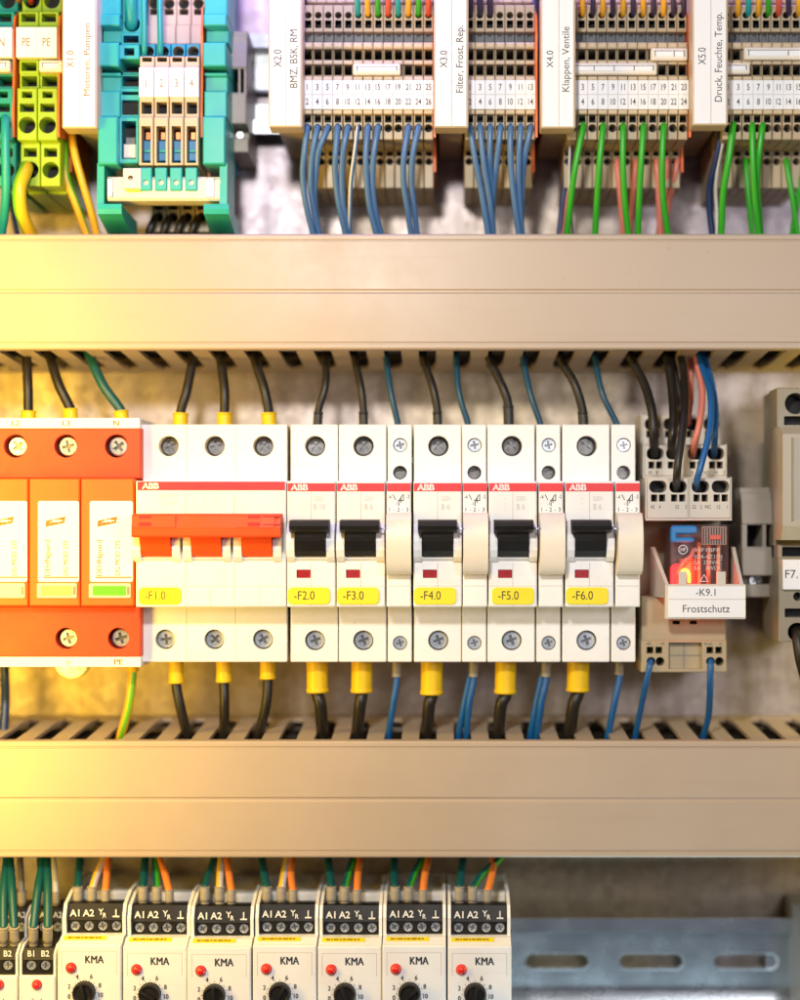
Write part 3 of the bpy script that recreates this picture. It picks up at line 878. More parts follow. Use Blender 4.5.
cb_proto = None
BREAKERS = [('F2.0', 287.2, 335.4, 288, 'B 10'), ('F3.0', 336.4, 385.2, 337, 'B 6'), ('F4.0', 413.6, 461.6, 414, 'B 6'), ('F5.0', 488.4, 537.2, 491.8, 'B 6'), ('F6.0', 565.2, 613.8, 566, 'B 6')]
def breaker(nm, ix0, ix1, lx, rating, where):
    global cb_proto
    cx = (ix0 + ix1) / 2 - VX
    lab = 'white circuit breaker with black toggle and yellow label %s' % nm
    loc = (cx, PANEL, OZ)
    if cb_proto is None:
        root = cb_proto = thing('circuit_breaker', lab, 'circuit breaker', loc, 'single-pole circuit breakers with black toggles')
        h = 24.2
        mb = MB(0, OZ, PANEL)
        hs = [hole(0.8, 446, 10.6, 24), hole(0.6, 640.5, 10.4, 10)]
        mb.slab(-h, h, ZB, ZT, TD, 188, 'white_plastic', hs, r=1.2, c=0.9)
        # nose with a window recess
        win = (rr(-14.8, -0.6, Z(578), Z(569.6), 0.4, 2), 2.2, 'white_plastic', None)
        slot = (rr(-15.5, 15.5, Z(557), Z(522), 1, 2), 16, 'white_plastic', 'dark_hole')
        mb.slab(-h + 0.1, h - 0.1, ZN0, ZN1, 0, TD + 4, 'white_plastic', [win, slot], r=1.2, c=1.3)
        pole_front(mb, -15.2, 15.2)
        mb.quad(-0.25, 0.25, Z(520), Z(492), -0.06, 'print_line', th=0.1)
        mb.quad(-0.25, 0.25, Z(606), Z(562.5), -0.06, 'print_line', th=0.1)
        mb.quad(-h + 1.5, h - 1.5, Z(586.3), Z(585.8), -0.07, 'print_line', th=0.1)
        mb.quad(0.25 - 0.2, 0.25 + 0.2, Z(608.5, TD), Z(606.5, TD), TD - 0.1, 'print_line', th=0.1)
        for k in range(3): mb.text('-', -7.5, Z(498 + 5 * k), 4, -0.3, 'print_faint')
        mb.build('body', root)
        mb = MB(0, OZ, PANEL)
        mb.slab(-h + 0.6, h - 0.6, Z(491.3), Z(483.2), -0.8, 0.6, 'brand_red', r=0.5, c=0.3)
        brand(mb, -h + 3.6, 483.4, 491.2, 17.5)
        mb.build('brand_strip', root)
        mb = MB(0, OZ, PANEL)
        toggle(mb, -15, 15, -19.4, 19.2, 'black_plastic')
        mb.build('toggle', root)
        mb = MB(0, OZ, PANEL)
        mb.slab(-14.6, -0.8, Z(577.9), Z(569.8), 1.0, 3, 'window_red', r=0.3, c=0.3)
        mb.slab(-6.6, -6.0, Z(574.9), Z(572.6), 0.7, 1.2, 'print_black', r=0, c=0.05)
        mb.build('status_window', root)
        for iy, r, yy, rot, sm in ((446, 9.4, TD + 15, 0.9, 'screw_shaded'), (640.5, 8.9, TD + 6, 0.35, 'zinc')):
            mb = MB(0, OZ, PANEL)
            mb.screw(0.7, Z(iy, TD), yy, r, sm, rot)
            s = mb.build('terminal_screw', root)
            if rot > 0.5: s['label'] = 'upper terminal screw with the shade of its hole painted in'
    else:
        root = copy_thing(cb_proto, loc, lab, skip=('label_plate', 'rating_print'))
    mb = MB(cx, OZ, PANEL)
    faint_print(mb, cx + 8, ['S201', rating])
    mb.build('rating_print', root)
    label_plate('', '-' + nm, lx, lx + 42.3, root, cx)
for i, (nm, a, b, lx, rt) in enumerate(BREAKERS): breaker(nm, a, b, lx, rt, i)

aux_proto = None
def aux(nm, ix0, ix1):
    global aux_proto
    cx = (ix0 + ix1) / 2 - VX
    loc = (cx, PANEL, OZ)
    lab = 'narrow white auxiliary contact with cream cover right of breaker %s' % nm
    if aux_proto is None:
        root = aux_proto = thing('auxiliary_contact', lab, 'auxiliary contact', loc, 'narrow auxiliary contacts beside the breakers')
        h = 12.3
        mb = MB(0, OZ, PANEL)
        mb.slab(-h, h, ZB, ZT, TD, 187.5, 'white_plastic', [hole(0.4, 445, 7.4, 7), hole(0.2, 472.5, 7.2, 16), hole(0.2, 643, 7.4, 6)], r=1.2, c=0.9)
        mb.slab(-h + 0.1, h - 0.1, ZN0, ZN1, 0.4, TD + 4, 'white_plastic', r=1.2, c=1.2)
        mb.quad(-h + 1.5, h - 1.5, Z(586.3), Z(585.8), 0.33, 'print_line', th=0.1)
        mb.slab(h - 2, h + 1.2, Z(463, TD), Z(456.5, TD), TD + 5, TD + 14, 'grey_plastic', r=0.4, c=0.3)
        # printed contact diagram
        y = 0.15
        mb.text('-4', -9.2, Z(497), 3.6, y, 'print_black', cond=0.8); mb.text('-2', 9.0, Z(496.5), 3.6, y, 'print_black', cond=0.8)
        mb.text('1 - 2 - 3', 0, Z(509.5), 4.0, y, 'print_black', w=19)
        mb.text('-1', -2.6, Z(503.5), 3.4, y, 'print_black', cond=0.8)
        for p, q in (((0, 506), (0, 501)), ((0, 501), (3.6, 495)), ((-6, 494.5), (-3.2, 500)), ((4.6, 501), (4.6, 494)), ((-1, 500.5), (5, 500.5)), ((2, 503), (2, 497.5))):
            dx = q[0] - p[0]; dz = -(q[1] - p[1]); L = math.hypot(dx, dz); nx, nz = -dz / L * 0.38, dx / L * 0.38
            pts = [(p[0] + nx, Z(p[1]) + nz), (p[0] - nx, Z(p[1]) - nz), (q[0] - nx, Z(q[1]) - nz), (q[0] + nx, Z(q[1]) + nz)]
            r_ = mb.ring(pts, y); mb.af(r_, 'print_black')
        mb.build('body', root)
        mb = MB(0, OZ, PANEL)
        mb.slab(-h + 0.5, h - 0.5, Z(491.3), Z(483.2), -0.5, 0.9, 'brand_red', r=0.5, c=0.3)
        mb.build('brand_strip', root)
        mb = MB(0, OZ, PANEL)
        pr = [(2, Z(512.5, 0))]
        for k in range(33):
            a = PI * k / 32
            pr.append((-26 * math.sin(a) ** 0.55, Z(543.5 - 31 * math.cos(a), -20 * math.sin(a))))
        pr.append((2, Z(575, 0)))
        mb.prism(pr, -h + 0.3, h + 0.3, 'cream_plastic', smooth=False)
        mb.build('side_cover', root)
        mb = MB(0, OZ, PANEL)
        mb.tube([(-h - 6, -24, Z(528.6, -24)), (-h + 1, -24, Z(528.6, -24))], 0.9, 'zinc', seg=10)
        mb.build('linking_pin', root)
        for (x, iy, r, dd, sm, rot) in ((0.4, 445, 6.8, 3, 'zinc', 0.2), (0.2, 472.5, 6.6, 12, 'screw_shaded', 0.8), (0.2, 643, 6.4, 3, 'zinc', 0.3)):
            mb = MB(0, OZ, PANEL)
            mb.screw(x, Z(iy, TD), TD + dd, r, sm, rot)
            mb.build('terminal_screw', root)
    else:
        copy_thing(aux_proto, loc, lab)
aux('F3.0', 386.2, 411.4); aux('F4.0', 462.6, 487.4); aux('F5.0', 538.4, 563.6); aux('F6.0', 615.2, 640.4)

# three-pole main switch F1.0
def main_switch():
    x0, x1 = 136.0 - VX, 286.2 - VX
    cx = (x0 + x1) / 2
    root = thing('main_switch', 'three-pole white main switch with joined orange toggles and label F1.0', 'main switch', (cx, PANEL, OZ))
    px = [168.6, 214.6, 263.2]
    pb = [165.2, 214.2, 262.8]
    mb = MB(cx, OZ, PANEL)
    hs = [hole(X(p, TD), 446, 10.6, 24) for p in px] + [hole(X(p, TD), 639.5, 10.4, 12) for p in pb]
    mb.slab(X(141, TD), X(287.2, TD), ZB, ZT, TD, 188, 'white_plastic', hs, r=1.2, c=0.9)
    stems = [(143.2, 173.2), (193.6, 223.4), (243.6, 273.6)]
    slots = [(rr(a - VX - 0.6, b - VX + 0.6, Z(557), Z(522), 1, 2), 16, 'white_plastic', 'dark_hole') for a, b in stems]
    mb.slab(x0, x1, ZN0, ZN1, 0, TD + 4, 'white_plastic', slots, r=1.2, c=1.3)
    for a, b in stems: pole_front(mb, a - VX, b - VX)
    for ix in (185.6, 234.4):
        mb.quad(ix - VX - 0.35, ix - VX + 0.35, Z(606), Z(492), -0.06, 'print_line', th=0.1)
        mb.quad(X(ix + 1, TD) - 0.35, X(ix + 1, TD) + 0.35, Z(480, TD), ZT - 1, TD - 0.06, 'print_line', th=0.1)
        mb.quad(X(ix + 1, TD) - 0.35, X(ix + 1, TD) + 0.35, ZB + 1, Z(608, TD), TD - 0.06, 'print_line', th=0.1)
    for ix in (160.5, 210.5, 259.6):
        mb.quad(ix - VX - 0.25, ix - VX + 0.25, Z(606), Z(588), -0.06, 'print_line', th=0.1)
    mb.quad(x0 + 2, x1 - 2, Z(586.3), Z(585.8), -0.07, 'print_line', th=0.1)
    mb.text('S203', 168 - VX, Z(495.5), 4.2, -0.3, 'print_faint', w=20)
    mb.text('C 32A', 168 - VX, Z(502.5), 4.2, -0.3, 'print_faint', w=13)
    for ix in (193, 204, 216):
        mb.text('1', ix - VX, Z(500), 5, -0.3, 'print_faint'); mb.text('\\', ix - VX + 1, Z(508), 5, -0.3, 'print_faint')
    mb.build('body', root)
    mb = MB(cx, OZ, PANEL)
    mb.slab(137.6 - VX, 285 - VX, Z(490.2), Z(481.6), -0.8, 0.6, 'brand_red', r=0.5, c=0.3)
    brand(mb, 142.2 - VX, 482.2, 489.6, 17)
    mb.build('brand_strip', root)
    for a, b in stems:
        mb = MB(cx, OZ, PANEL)
        toggle(mb, a - VX, b - VX, 0, 0, 'switch_orange', bar=False)
        mb.build('toggle', root)
    mb = MB(cx, OZ, PANEL)
    xa, xb = X(132.6, -28), X(281.2, -28)
    prof = [(-8, Z(513.5, -8)), (-31, Z(514.2, -31)), (-33, Z(516, -33)), (-36, Z(527.5, -36)), (-36, Z(535.5, -36)), (-34, Z(537.3, -34)), (-20, Z(537.5, -20)), (-8, Z(530, -8))]
    mb.prism(prof, xa, xb, 'switch_orange')
    prof2 = [(-30, Z(515.4, -30)), (-35.2, Z(516, -35)), (-37, Z(527.5, -37)), (-36, Z(528, -36)), (-30, Z(528, -30))]
    mb.prism(prof2, xa + 0.3, X(175, -36), 'switch_orange'); mb.prism(prof2, X(237, -36), xb - 6, 'switch_orange')
    for a, b in ((139, 151), (248, 260)):
        for i0, i1 in ((515.6, 518.4), (522.6, 526)):
            mb.slab(X(a, -36), X(b, -36), Z(i1, -36), Z(i0, -36), -37.2 if i0 > 520 else -35.9, -30, 'slot_red', r=0.3, c=0.2)
    for i0 in (516, 524):
        mb.slab(X(263, -36), X(280, -36), Z(i0 + 1.2, -36), Z(i0, -36), -37.2 if i0 > 520 else -35.9, -30, 'slot_red', r=0.1, c=0.1)
    mb.build('toggle_bar', root)
    label_plate('', '-F1.0', 139, 181.6, root, cx)
    for p, iy, yy, sm in [(q, 446, TD + 15, 'screw_shaded') for q in px] + [(q, 639.5, TD + 7, 'zinc') for q in pb]:
        mb = MB(cx, OZ, PANEL)
        mb.screw(X(p, TD), Z(iy, TD), yy, 9.4 if sm == 'screw_shaded' else 8.8, sm, random.uniform(0, 1.5))
        mb.build('terminal_screw', root)
main_switch()

# ------------------------------------------------------------------ surge protector
def surge():
    d = 26
    x1 = X(141, d); x0 = X(-66, d); cx = (x0 + x1) / 2
    oz = Z(667, d)
    root = thing('surge_protector', 'orange red surge protector with three plug-in modules', 'surge protector', (cx, PANEL, oz))
    mb = MB(cx, oz, PANEL)
    tops = [-35, 15.5, 66, 116.5]; bots = [66, 118.5]
    hs = [(circ(X(p, d), Z(446, d), 12, 28), 16, 'surge_red', 'dark_hole') for p in tops]
    mb.slab(x0, x1, Z(478.5, d), Z(428, d), d, 186, 'surge_red', hs, r=1.2, c=1.0)
    hs = [(circ(X(p, d), Z(638.5, d), 11, 28), 16, 'surge_red', 'dark_hole') for p in bots]
    mb.slab(x0 + 0.1, x1 - 0.1, Z(657, d), Z(606, d), d, 186.3, 'surge_red', hs, r=1.2, c=1.0)
    mb.slab(x0 + 0.2, x1 - 0.2, Z(612, 40), Z(470, 40), 40, 185.6, 'surge_red', r=1, c=0.5)
    mb.build('base', root)
    for p, iy, r in [(q + 0.6, 446, 10) for q in tops] + [(q + 1.2, 638.5, 9.6) for q in bots]:
        mb = MB(cx, oz, PANEL)
        mb.screw(X(p, d), Z(iy, d), d + 8, r, 'zinc', random.uniform(0.2, 1.2))
        mb.build('terminal_screw', root)
    mb = MB(cx, oz, PANEL)
    mb.slab(x0 + 0.4, X(139.6, d), Z(428.4, d), Z(418, d), d + 1.2, 185, 'label_white', r=0.6, c=0.5)
    for t, p in (('L2', 15.5), ('L3', 66), ('N', 116)): mb.text(t, X(p, d), Z(423, d), 5.4, d + 1.0, 'print_ochre', cond=1.1, fat=0.25)
    mb.build('top_marking_strip', root)
    mb = MB(cx, oz, PANEL)
    mb.slab(x0 + 0.4, X(140.6, d), Z(667, d), Z(656.6, d), d + 1.2, 185, 'label_white', r=0.6, c=0.5)
    mb.text('PE', X(118.5, d), Z(662, d), 5.6, d + 1.0, 'print_ochre', cond=1.2, fat=0.35)
    ex = X(68, d)
    for k, w in enumerate((3.2, 2.1, 1.0)): mb.quad(ex - w, ex + w, Z(662.4 + 1.5 * k, d), Z(661.8 + 1.5 * k, d), d + 1.0, 'print_ochre')
    mb.quad(ex - 0.3, ex + 0.3, Z(662, d), Z(659, d), d + 0.95, 'print_ochre')
    mb.build('bottom_marking_strip', root)
    for a, b, lm in ((-22.5, 28.2, 'lens_cream'), (29.2, 80, 'lens_pale_green'), (81, 133.8, 'lens_green')):
        md = 10
        mx0, mx1 = X(a, md), X(b, md)
        mb = MB(cx, oz, PANEL)
        mb.slab(mx0, mx1, Z(606.2, md), Z(478.4, md), md, 44, 'surge_orange', r=1.2, c=1.4)
        o = mb.build('plug_in_module', root)
        mb = MB(cx, oz, PANEL)
        lx0, lx1 = X(a + 9, md), X(b - 0.8, md)
        y = md - 1
        mb.slab(lx0, lx1, Z(582, md), Z(501, md), y, md + 1, 'label_white', r=2.2, c=0.4)
        yy = y - 0.15
        lw = lx1 - lx0
        # flash emblem: slanted orange flag with a white bolt through it
        ex, ez = lx0 + 7.6, Z(522, md)
        def P(u, v): return (ex + u, ez + v)
        q = mb.ring([P(0, -5), P(19, -1), P(20.4, 5.6), P(0.6, 1.4)], yy); mb.af(q, 'surge_orange')
        q = mb.ring([P(3, -2.0), P(8, 0.9), P(7.6, -0.6), P(12.5, 0.6), P(12.2, -0.4), P(18.5, 1.6), P(13.5, 1.8), P(13.8, 2.6), P(8.2, 1.9), P(8.5, 2.6)], yy - 0.12); mb.fill([[P(3, -2.0), P(8, 0.9), P(7.6, -0.6), P(12.5, 0.6), P(12.2, -0.4), P(18.5, 1.6), P(13.5, 1.8), P(13.8, 2.6), P(8.2, 1.9), P(8.5, 2.6)]], 0, 'label_white', [q])
        mb.text('DEHNguard', lx0 + 9.6, Z(558, md), 5.4, yy, 'print_ochre', w=36, rot=True, fat=0.15)
        mb.text('DG MOD 275', lx0 + 28.0, Z(558, md), 5.0, yy, 'print_ochre', w=35, rot=True, fat=0.15)
        mb.quad(lx0 + 5.6, lx1 - 0.6, Z(578, md), Z(576.6, md), yy, 'surge_orange')
        mb.build('label', o)
        mb = MB(cx, oz, PANEL)
        mb.slab(lx0 - 0.8, lx1 - 2, Z(598, md), Z(583.4, md), y - 1, md + 1, 'clear_rim', r=1.5, c=0.5)
        mb.slab(lx0 + 3.2, lx1 - 6.5, Z(595.5, md), Z(585.8, md), y - 1.5, md, lm, r=0.6, c=0.4)
        mb.slab(lx1 - 5.6, lx1 - 3.2, Z(594.5, md), Z(586.5, md), y - 1.6, md, 'wire_pink', r=0.3, c=0.2)
        w = mb.build('status_window', o)
        if lm != 'lens_green': w['label'] = 'status window with a paler lens colour'
surge()

# ------------------------------------------------------------------ relay K9.1 and its socket
def relay_socket():
    cx = X(686, 40); oz = Z(672, 44)
    root = thing('relay_socket', 'beige relay socket with label K9.1 Frostschutz', 'relay socket', (cx, PANEL, oz))
    mb = MB(cx, oz, PANEL)
    # rear body and lower part
    mb.slab(X(643, 70), X(727, 70), Z(660, 70), Z(425, 70), 112, 188, 'relay_tan', r=1, c=0.8)
    mb.slab(X(641.5, 46), X(726, 46), Z(641, 46), Z(596, 46), 46, 150, 'relay_tan',
            [(rr(X(672.5, 46), X(680, 46), Z(624.4, 46), Z(620.6, 46), .3, 2), 10, 'relay_tan', 'dark_hole'), (rr(X(689.6, 46), X(697, 46), Z(624.4, 46), Z(620.6, 46), .3, 2), 10, 'relay_tan', 'dark_hole')], r=1, c=1)
    d = 44
    hl = []
    for a in (646.6, 655.4, 706.4, 715.2): hl.append((rr(X(a, d), X(a + 6.8, d), Z(653.6, d), Z(646.8, d), .5, 2), 14, 'relay_tan', 'dark_hole'))
    for a in (651, 660, 710.5, 719.4): hl.append((circ(X(a, d), Z(661.5, d), 4.6, 20), 16, 'relay_tan', 'dark_hole'))
    hl.append((rr(X(668.5, d), X(702, d), Z(669, d), Z(642.5, d), .5, 2), 9, 'relay_tan', 'relay_tan'))
    mb.slab(X(641, d), X(726.6, d), Z(672.4, d), Z(640.4, d), d, 150, 'relay_tan', hl, r=1, c=1)
    mb.quad(X(684.7, d), X(685.5, d), Z(669, d), Z(642.5, d), d + 8.6, 'grey_plastic')
    mb.quad(X(668.7, d), X(701.8, d), Z(656.4, d), Z(655.6, d), d + 8.5, 'grey_plastic')
    for t, a in (('A2', 648.6), ('14', 662.5), ('A1cat', 708), ('11', 720.6)): mb.text(t, X(a, d), Z(643.6, d), 3.0, d - 0.2, 'print_black', cond=0.8)
    mb.build('lower_body', root)
    # three tiers of spring terminals
    def tier(iy0, iy1, d, xs, xe, iyr, iys, txt, iyt, nm):
        mb = MB(cx, oz, PANEL)
        mid = (xs + xe) / 2
        mb.slab(X(xs, d), X(xe, d), Z(iy1, d), Z(iy0, d), d + 20.5, 150, 'relay_cream', r=0.6, c=0.8)
        for xa in (xs, mid - 0.7, xe - 1.4): mb.slab(X(xa, d), X(xa + 1.4, d), Z(iy1, d), Z(iy0, d), d + 1.5, d + 21, 'relay_cream', r=0.3, c=0.3)
        mb.slab(X(xs, d), X(xe, d), Z(iy1, d), Z(iy1 - 2.0, d), d + 1, d + 21.5, 'relay_cream', r=0.3, c=0.3)
        for a, b in ((xs + 1.6, mid - 0.8), (mid + 0.8, xe - 1.6)):
            hl = []
            w = (b - a)
            for k in range(2):
                c0 = a + w * (0.05 + 0.49 * k); c1 = c0 + w * 0.43
                hl.append((rr(X(c0, d), X(c1, d), Z(iyr + 6.2, d), Z(iyr - 6.0, d), 5.6, 5), 20, 'relay_cream', 'dark_hole'))
                for j in range(2):
                    s0 = c0 + w * (0.045 + 0.195 * j)
                    hl.append((rr(X(s0, d), X(s0 + w * 0.155, d), Z(iys + 3.6, d), Z(iys - 3.6, d), .4, 2), 14, 'relay_cream', 'dark_hole'))
            mb.slab(X(a, d), X(b, d), Z(iy1 - 2.2, d), Z(iy0 + 1.0, d), d, d + 24, 'relay_cream', hl, r=0.6, c=0.7)
        for t, p in txt: mb.text(t, X(p, d), Z(iyt, d), 3.6, d - 0.2, 'print_black', cond=0.8)
        return mb.build(nm, root)
    tier(414, 447, 92, 641, 722.5, 424, 434, [], 440, 'terminal_tier')
    tier(444, 478, 58, 643, 727, 453.5, 465, [('43', 650), ('8', 657), ('24', 691.5), ('NO', 706.5), ('14', 716), ('5', 724)], 472.5, 'terminal_tier')
    tier(477, 520.5, 24, 645.5, 732, 486.5, 498, [('42', 652.5), ('4', 659.6), ('32', 677), ('3', 685.8), ('22', 694), ('2', 701), ('NC', 708), ('12', 718.6), ('1', 727.4)], 506.8, 'terminal_tier')
    # retaining bracket with label holder
    mb = MB(cx, oz, PANEL)
    for sx, (xa, xb) in ((-1, (649, 668)), (1, (727.5, 741))):
        pts = [(55, Z(546, 55)), (40, Z(548, 40)), (16, Z(586, 16)), (16, Z(619, 16)), (22, Z(619, 22)), (46, Z(600, 46)), (80, Z(600, 46)), (80, Z(560, 46))]
        if sx < 0:
            xo, xi = X(651, 50), X(655.5, 50)
        else:
            xo, xi = X(736, 50), X(732, 50)
        # sloping arm from the socket to the label plate
        zs = [(50, 548, xo, xi), (48, 600, xo, xi)]
        fx = X(665.5, 14) if sx < 0 else X(743.5, 14)
        fi = fx + (3.4 if sx < 0 else -3.4)
        mb.hexa([(xo, 56, Z(547, 56)), (xi, 56, Z(547, 56)), (xi, 56, Z(596, 56)), (xo, 56, Z(596, 56)),
                 (fx, 14, Z(584.5, 14)), (fi, 14, Z(584.5, 14)), (fi, 14, Z(598, 14)), (fx, 14, Z(598, 14))], 'relay_cream')
    mb.slab(X(665, 10), X(745.8, 10), Z(619.2, 10), Z(584.2, 10), 10, 18, 'relay_cream', r=1.2, c=1.0)
    for a, b in ((679, 687), (717, 726)):
        mb.slab(X(a, 10), X(b, 10), Z(586, 10), Z(571.5, 10), 11, 15, 'relay_cream', r=1.0, c=0.8)
    mb.build('retaining_bracket', root)
    mb = MB(cx, oz, PANEL)
    y = 8.8
    mb.slab(X(668.2, 10), X(745.2, 10), Z(617.4, 10), Z(586.4, 10), y, 11, 'label_white', r=0.6, c=0.3)
    mb.quad(X(668.4, 10), X(745, 10), Z(599.6, 10), Z(599.0, 10), y - 0.1, 'print_line')
    mb.text('-K9.1', X(705.5, 10), Z(592.2, 10), 7.0, y - 0.15, 'print_black', w=19.5)
    mb.text('Frostschutz', X(706, 10), Z(608.6, 10), 7.4, y - 0.15, 'print_black', w=47)
    mb.build('name_label', root)

    # the plugged relay
    oz2 = Z(590, 30)
    r2 = thing('relay', 'dark translucent plug-in relay with glowing red lamp and blue lever', 'relay', (X(699, 30), 60, oz2))
    ox = X(699, 30)
    d = 22
    mb = MB(ox, oz2, 60)
    x0, x1 = X(670.5, d), X(728.5, d)
    mb.slab(x0, x1, Z(592, d), Z(524.5, d), d, 108, 'relay_case', r=2, c=1.2)
    mb.build('case', r2)
    mb = MB(ox, oz2, 60)
    mb.slab(x0 + 4, x1 - 4, Z(590, 40), Z(528, 40), 52, 104, 'relay_inside', r=2, c=1)
    mb.build('armature_block', r2)
    mb = MB(ox, oz2, 60)
    for k in range(9):
        z = Z(580, 38) + k * 2.6
        mb.tube([(x0 + 12, 44, z), (x0 + 26, 41, z + 0.6), (x0 + 30, 48, z + 0.8)], 1.5, 'copper', seg=8)
    mb.tube([(x0 + 8, 36, Z(574, 36)), (x0 + 14, 34, Z(562, 34)), (x0 + 22, 34, Z(556, 34)), (x0 + 26, 36, Z(548, 36))], 2.2, 'wire_pink', seg=10)
    for k in (30, 40, 50):
        mb.slab(x0 + k, x0 + k + 3.4, Z(586, 40), Z(542, 40), 40, 46, 'copper', r=0.4, c=0.3)
    mb.build('coil', r2)
    mb = MB(ox, oz2, 60)
    y = d - 2
    pts = rr(X(670.5, y), X(697.6, y), Z(542.5, y), Z(525.6, y), 4.5, 4)
    mb.slab(X(670.5, y), X(697.6, y), Z(534, y), Z(525.6, y), y - 1, d + 3, 'wire_bright_blue' if False else 'fork_blue', r=4, c=1.4)
    mb.slab(X(670.5, y), X(676.6, y), Z(542.5, y), Z(529, y), y - 0.8, d + 3, 'fork_blue', r=2.5, c=1.2)
    mb.slab(X(672.5, y), X(694, y), Z(542.4, y), Z(537.4, y), y - 0.9, d + 3, 'fork_blue', r=2, c=1.2)
    mb.build('test_lever', r2)
    mb = MB(ox, oz2, 60)
    mb.slab(X(702, y), X(726.6, y), Z(545, y), Z(526.4, y), y, d + 2, 'grille_brown', r=0.6, c=0.5)
    for k in range(9): mb.quad(X(703 + 2.6 * k, y), X(703.9 + 2.6 * k, y), Z(544, y), Z(527.4, y), y - 0.2, 'black_plastic', th=0.1)
    mb.slab(X(709.6, y), X(721, y), Z(539.6, y), Z(535, y), y - 1.2, d, 'wire_red', r=0.4, c=0.4)
    mb.build('indicator_window', r2)
    mb = MB(ox, oz2, 60)
    y = d - 0.25
    for t, cxx, iy, w in (('HF18FF', 707.5, 550, 24), ('024-4Z1DJ', 708, 556.6, 28), ('5A  250VAC', 708, 562.4, 28), ('5A   30VDC', 708, 568, 28)):
        mb.text(t, X(cxx, y), Z(iy, y), 3.7, y, 'print_faint', w=w * fz(y))
    mb.text('HF', X(683, y), Z(549.6, y), 3.6, y, 'print_white', cond=0.9)
    a = circ(X(683, y), Z(549.6, y), 4.8, 20); b = circ(X(683, y), Z(549.6, y), 4.1, 20)
    qa, qb = mb.ring(a, y), mb.ring(b, y); mb.band(qa, qb, 'print_white')
    tri = [(700, 581.4), (704, 574.6), (708, 581.4)]
    for k in range(3):
        p, q = tri[k], tri[(k + 1) % 3]
        mb.tube([(X(p[0], y), y, Z(p[1], y)), (X(q[0], y), y, Z(q[1], y))], 0.35, 'print_white', seg=6)
    mb.build('case_print', r2)
    mb = MB(ox, oz2, 60)
    mb.tube([(X(681, 30), 32, Z(583, 30)), (X(681.4, 30), 32, Z(573, 30)), (X(685, 30), 32, Z(569.5, 30)), (X(689, 30), 32, Z(573, 30)), (X(689.4, 30), 32, Z(583, 30))], 1.6, 'lamp_glow', seg=10)
    mb.slab(X(672, 36), X(700, 36), Z(588, 36), Z(564, 36), 47, 51, 'red_glow', r=6, c=1)  # glowing slab paints the lamp's red spill inside the case
    mb.build('glow_lamp', r2)
relay_socket()
l = bpy.data.lights.new('relay_lamp_light', 'POINT'); l.energy = 0.012; l.color = (1, 0.06, 0.05); l.shadow_soft_size = 0.002
o = bpy.data.objects.new('relay_lamp_light', l); COL.objects.link(o); o.location = [c * S for c in W(688, 572, 30)]

# ------------------------------------------------------------------ fuse terminal F7.1 at the right edge
def fuse_terminal():
    d = 34
    x0 = X(778.5, d); x1 = X(826, d); cx = (x0 + x1) / 2; oz = Z(645, 60)
    root = thing('fuse_terminal', 'beige fuse terminal labelled F7.1 at the right edge', 'fuse terminal', (cx, PANEL, oz))
    mb = MB(cx, oz, PANEL)
    xh = X(800, d)
    def sq(a, b, i0, i1, d, dep=16): return (rr(X(a, d), X(b, d), Z(i1, d), Z(i0, d), 0.8, 2), dep, 'fuse_beige', 'dark_hole')
    mb.slab(x0, x1, Z(428, d), Z(387, d), d + 8, 84, 'fuse_beige', [(circ(X(797, d), Z(403, d), 11, 24), 22, 'fuse_beige', 'dark_hole'), sq(785.5, 815, 415.6, 424.6, d)], r=1.2, c=1)
    mb.slab(x0 + 0.1, x1 - 0.1, Z(560, d), Z(427.6, d), 60, 84.5, 'fuse_beige', r=1, c=0.6)
    mb.slab(x0 + 0.1, x1 - 0.1, Z(558.6, d), Z(545, d), d + 4, 83, 'fuse_beige', [sq(782, 815, 547, 556.6, d + 4)], r=1, c=0.8)
    mb.slab(x0 + 0.05, x1 - 0.05, Z(642, d), Z(558, d), d, 83.5, 'fuse_beige',
            [(circ(X(797.5, d), Z(596.5, d), 4.6, 20), 12, 'fuse_beige', 'dark_hole'), sq(784.6, 815, 608.4, 617.4, d), (circ(X(797, d), Z(632, d), 9.6, 24), 22, 'fuse_beige', 'dark_hole')], r=1.2, c=1)
    mb.slab(x0 + 3, x1 - 0.5, Z(640, 84), Z(392, 84), 82, 130, 'fuse_beige', r=1, c=0.8)
    mb.slab(X(771, 130), x1 - 1, Z(636, 130), Z(440, 130), 128, 190, 'grey_plastic', r=1, c=0.8)
    mb.build('body', root)
    mb = MB(cx, oz, PANEL)
    mb.prism([(22, Z(427, 22)), (6, Z(434, 6)), (6, Z(526, 6)), (14, Z(540, 14)), (50, Z(540, 40)), (50, Z(427, 40))], X(781, 14), x1, 'fuse_pale')
    mb.prism([(30, Z(429, 30)), (4, Z(438, 4)), (4, Z(520, 4)), (30, Z(538, 30))], X(791, 8), X(792.5, 8), 'fuse_beige')
    mb.build('fuse_lever', root)
    mb = MB(cx, oz, PANEL)
    mb.slab(X(783, 28), x1, Z(589.5, 28), Z(559.6, 28), 28, 36, 'label_white', r=0.6, c=0.5)
    mb.text('F7.1', X(793.5, 28), Z(574, 28), 8.2, 27.8, 'print_grey', w=17)
    mb.build('marker', root)
fuse_terminal()

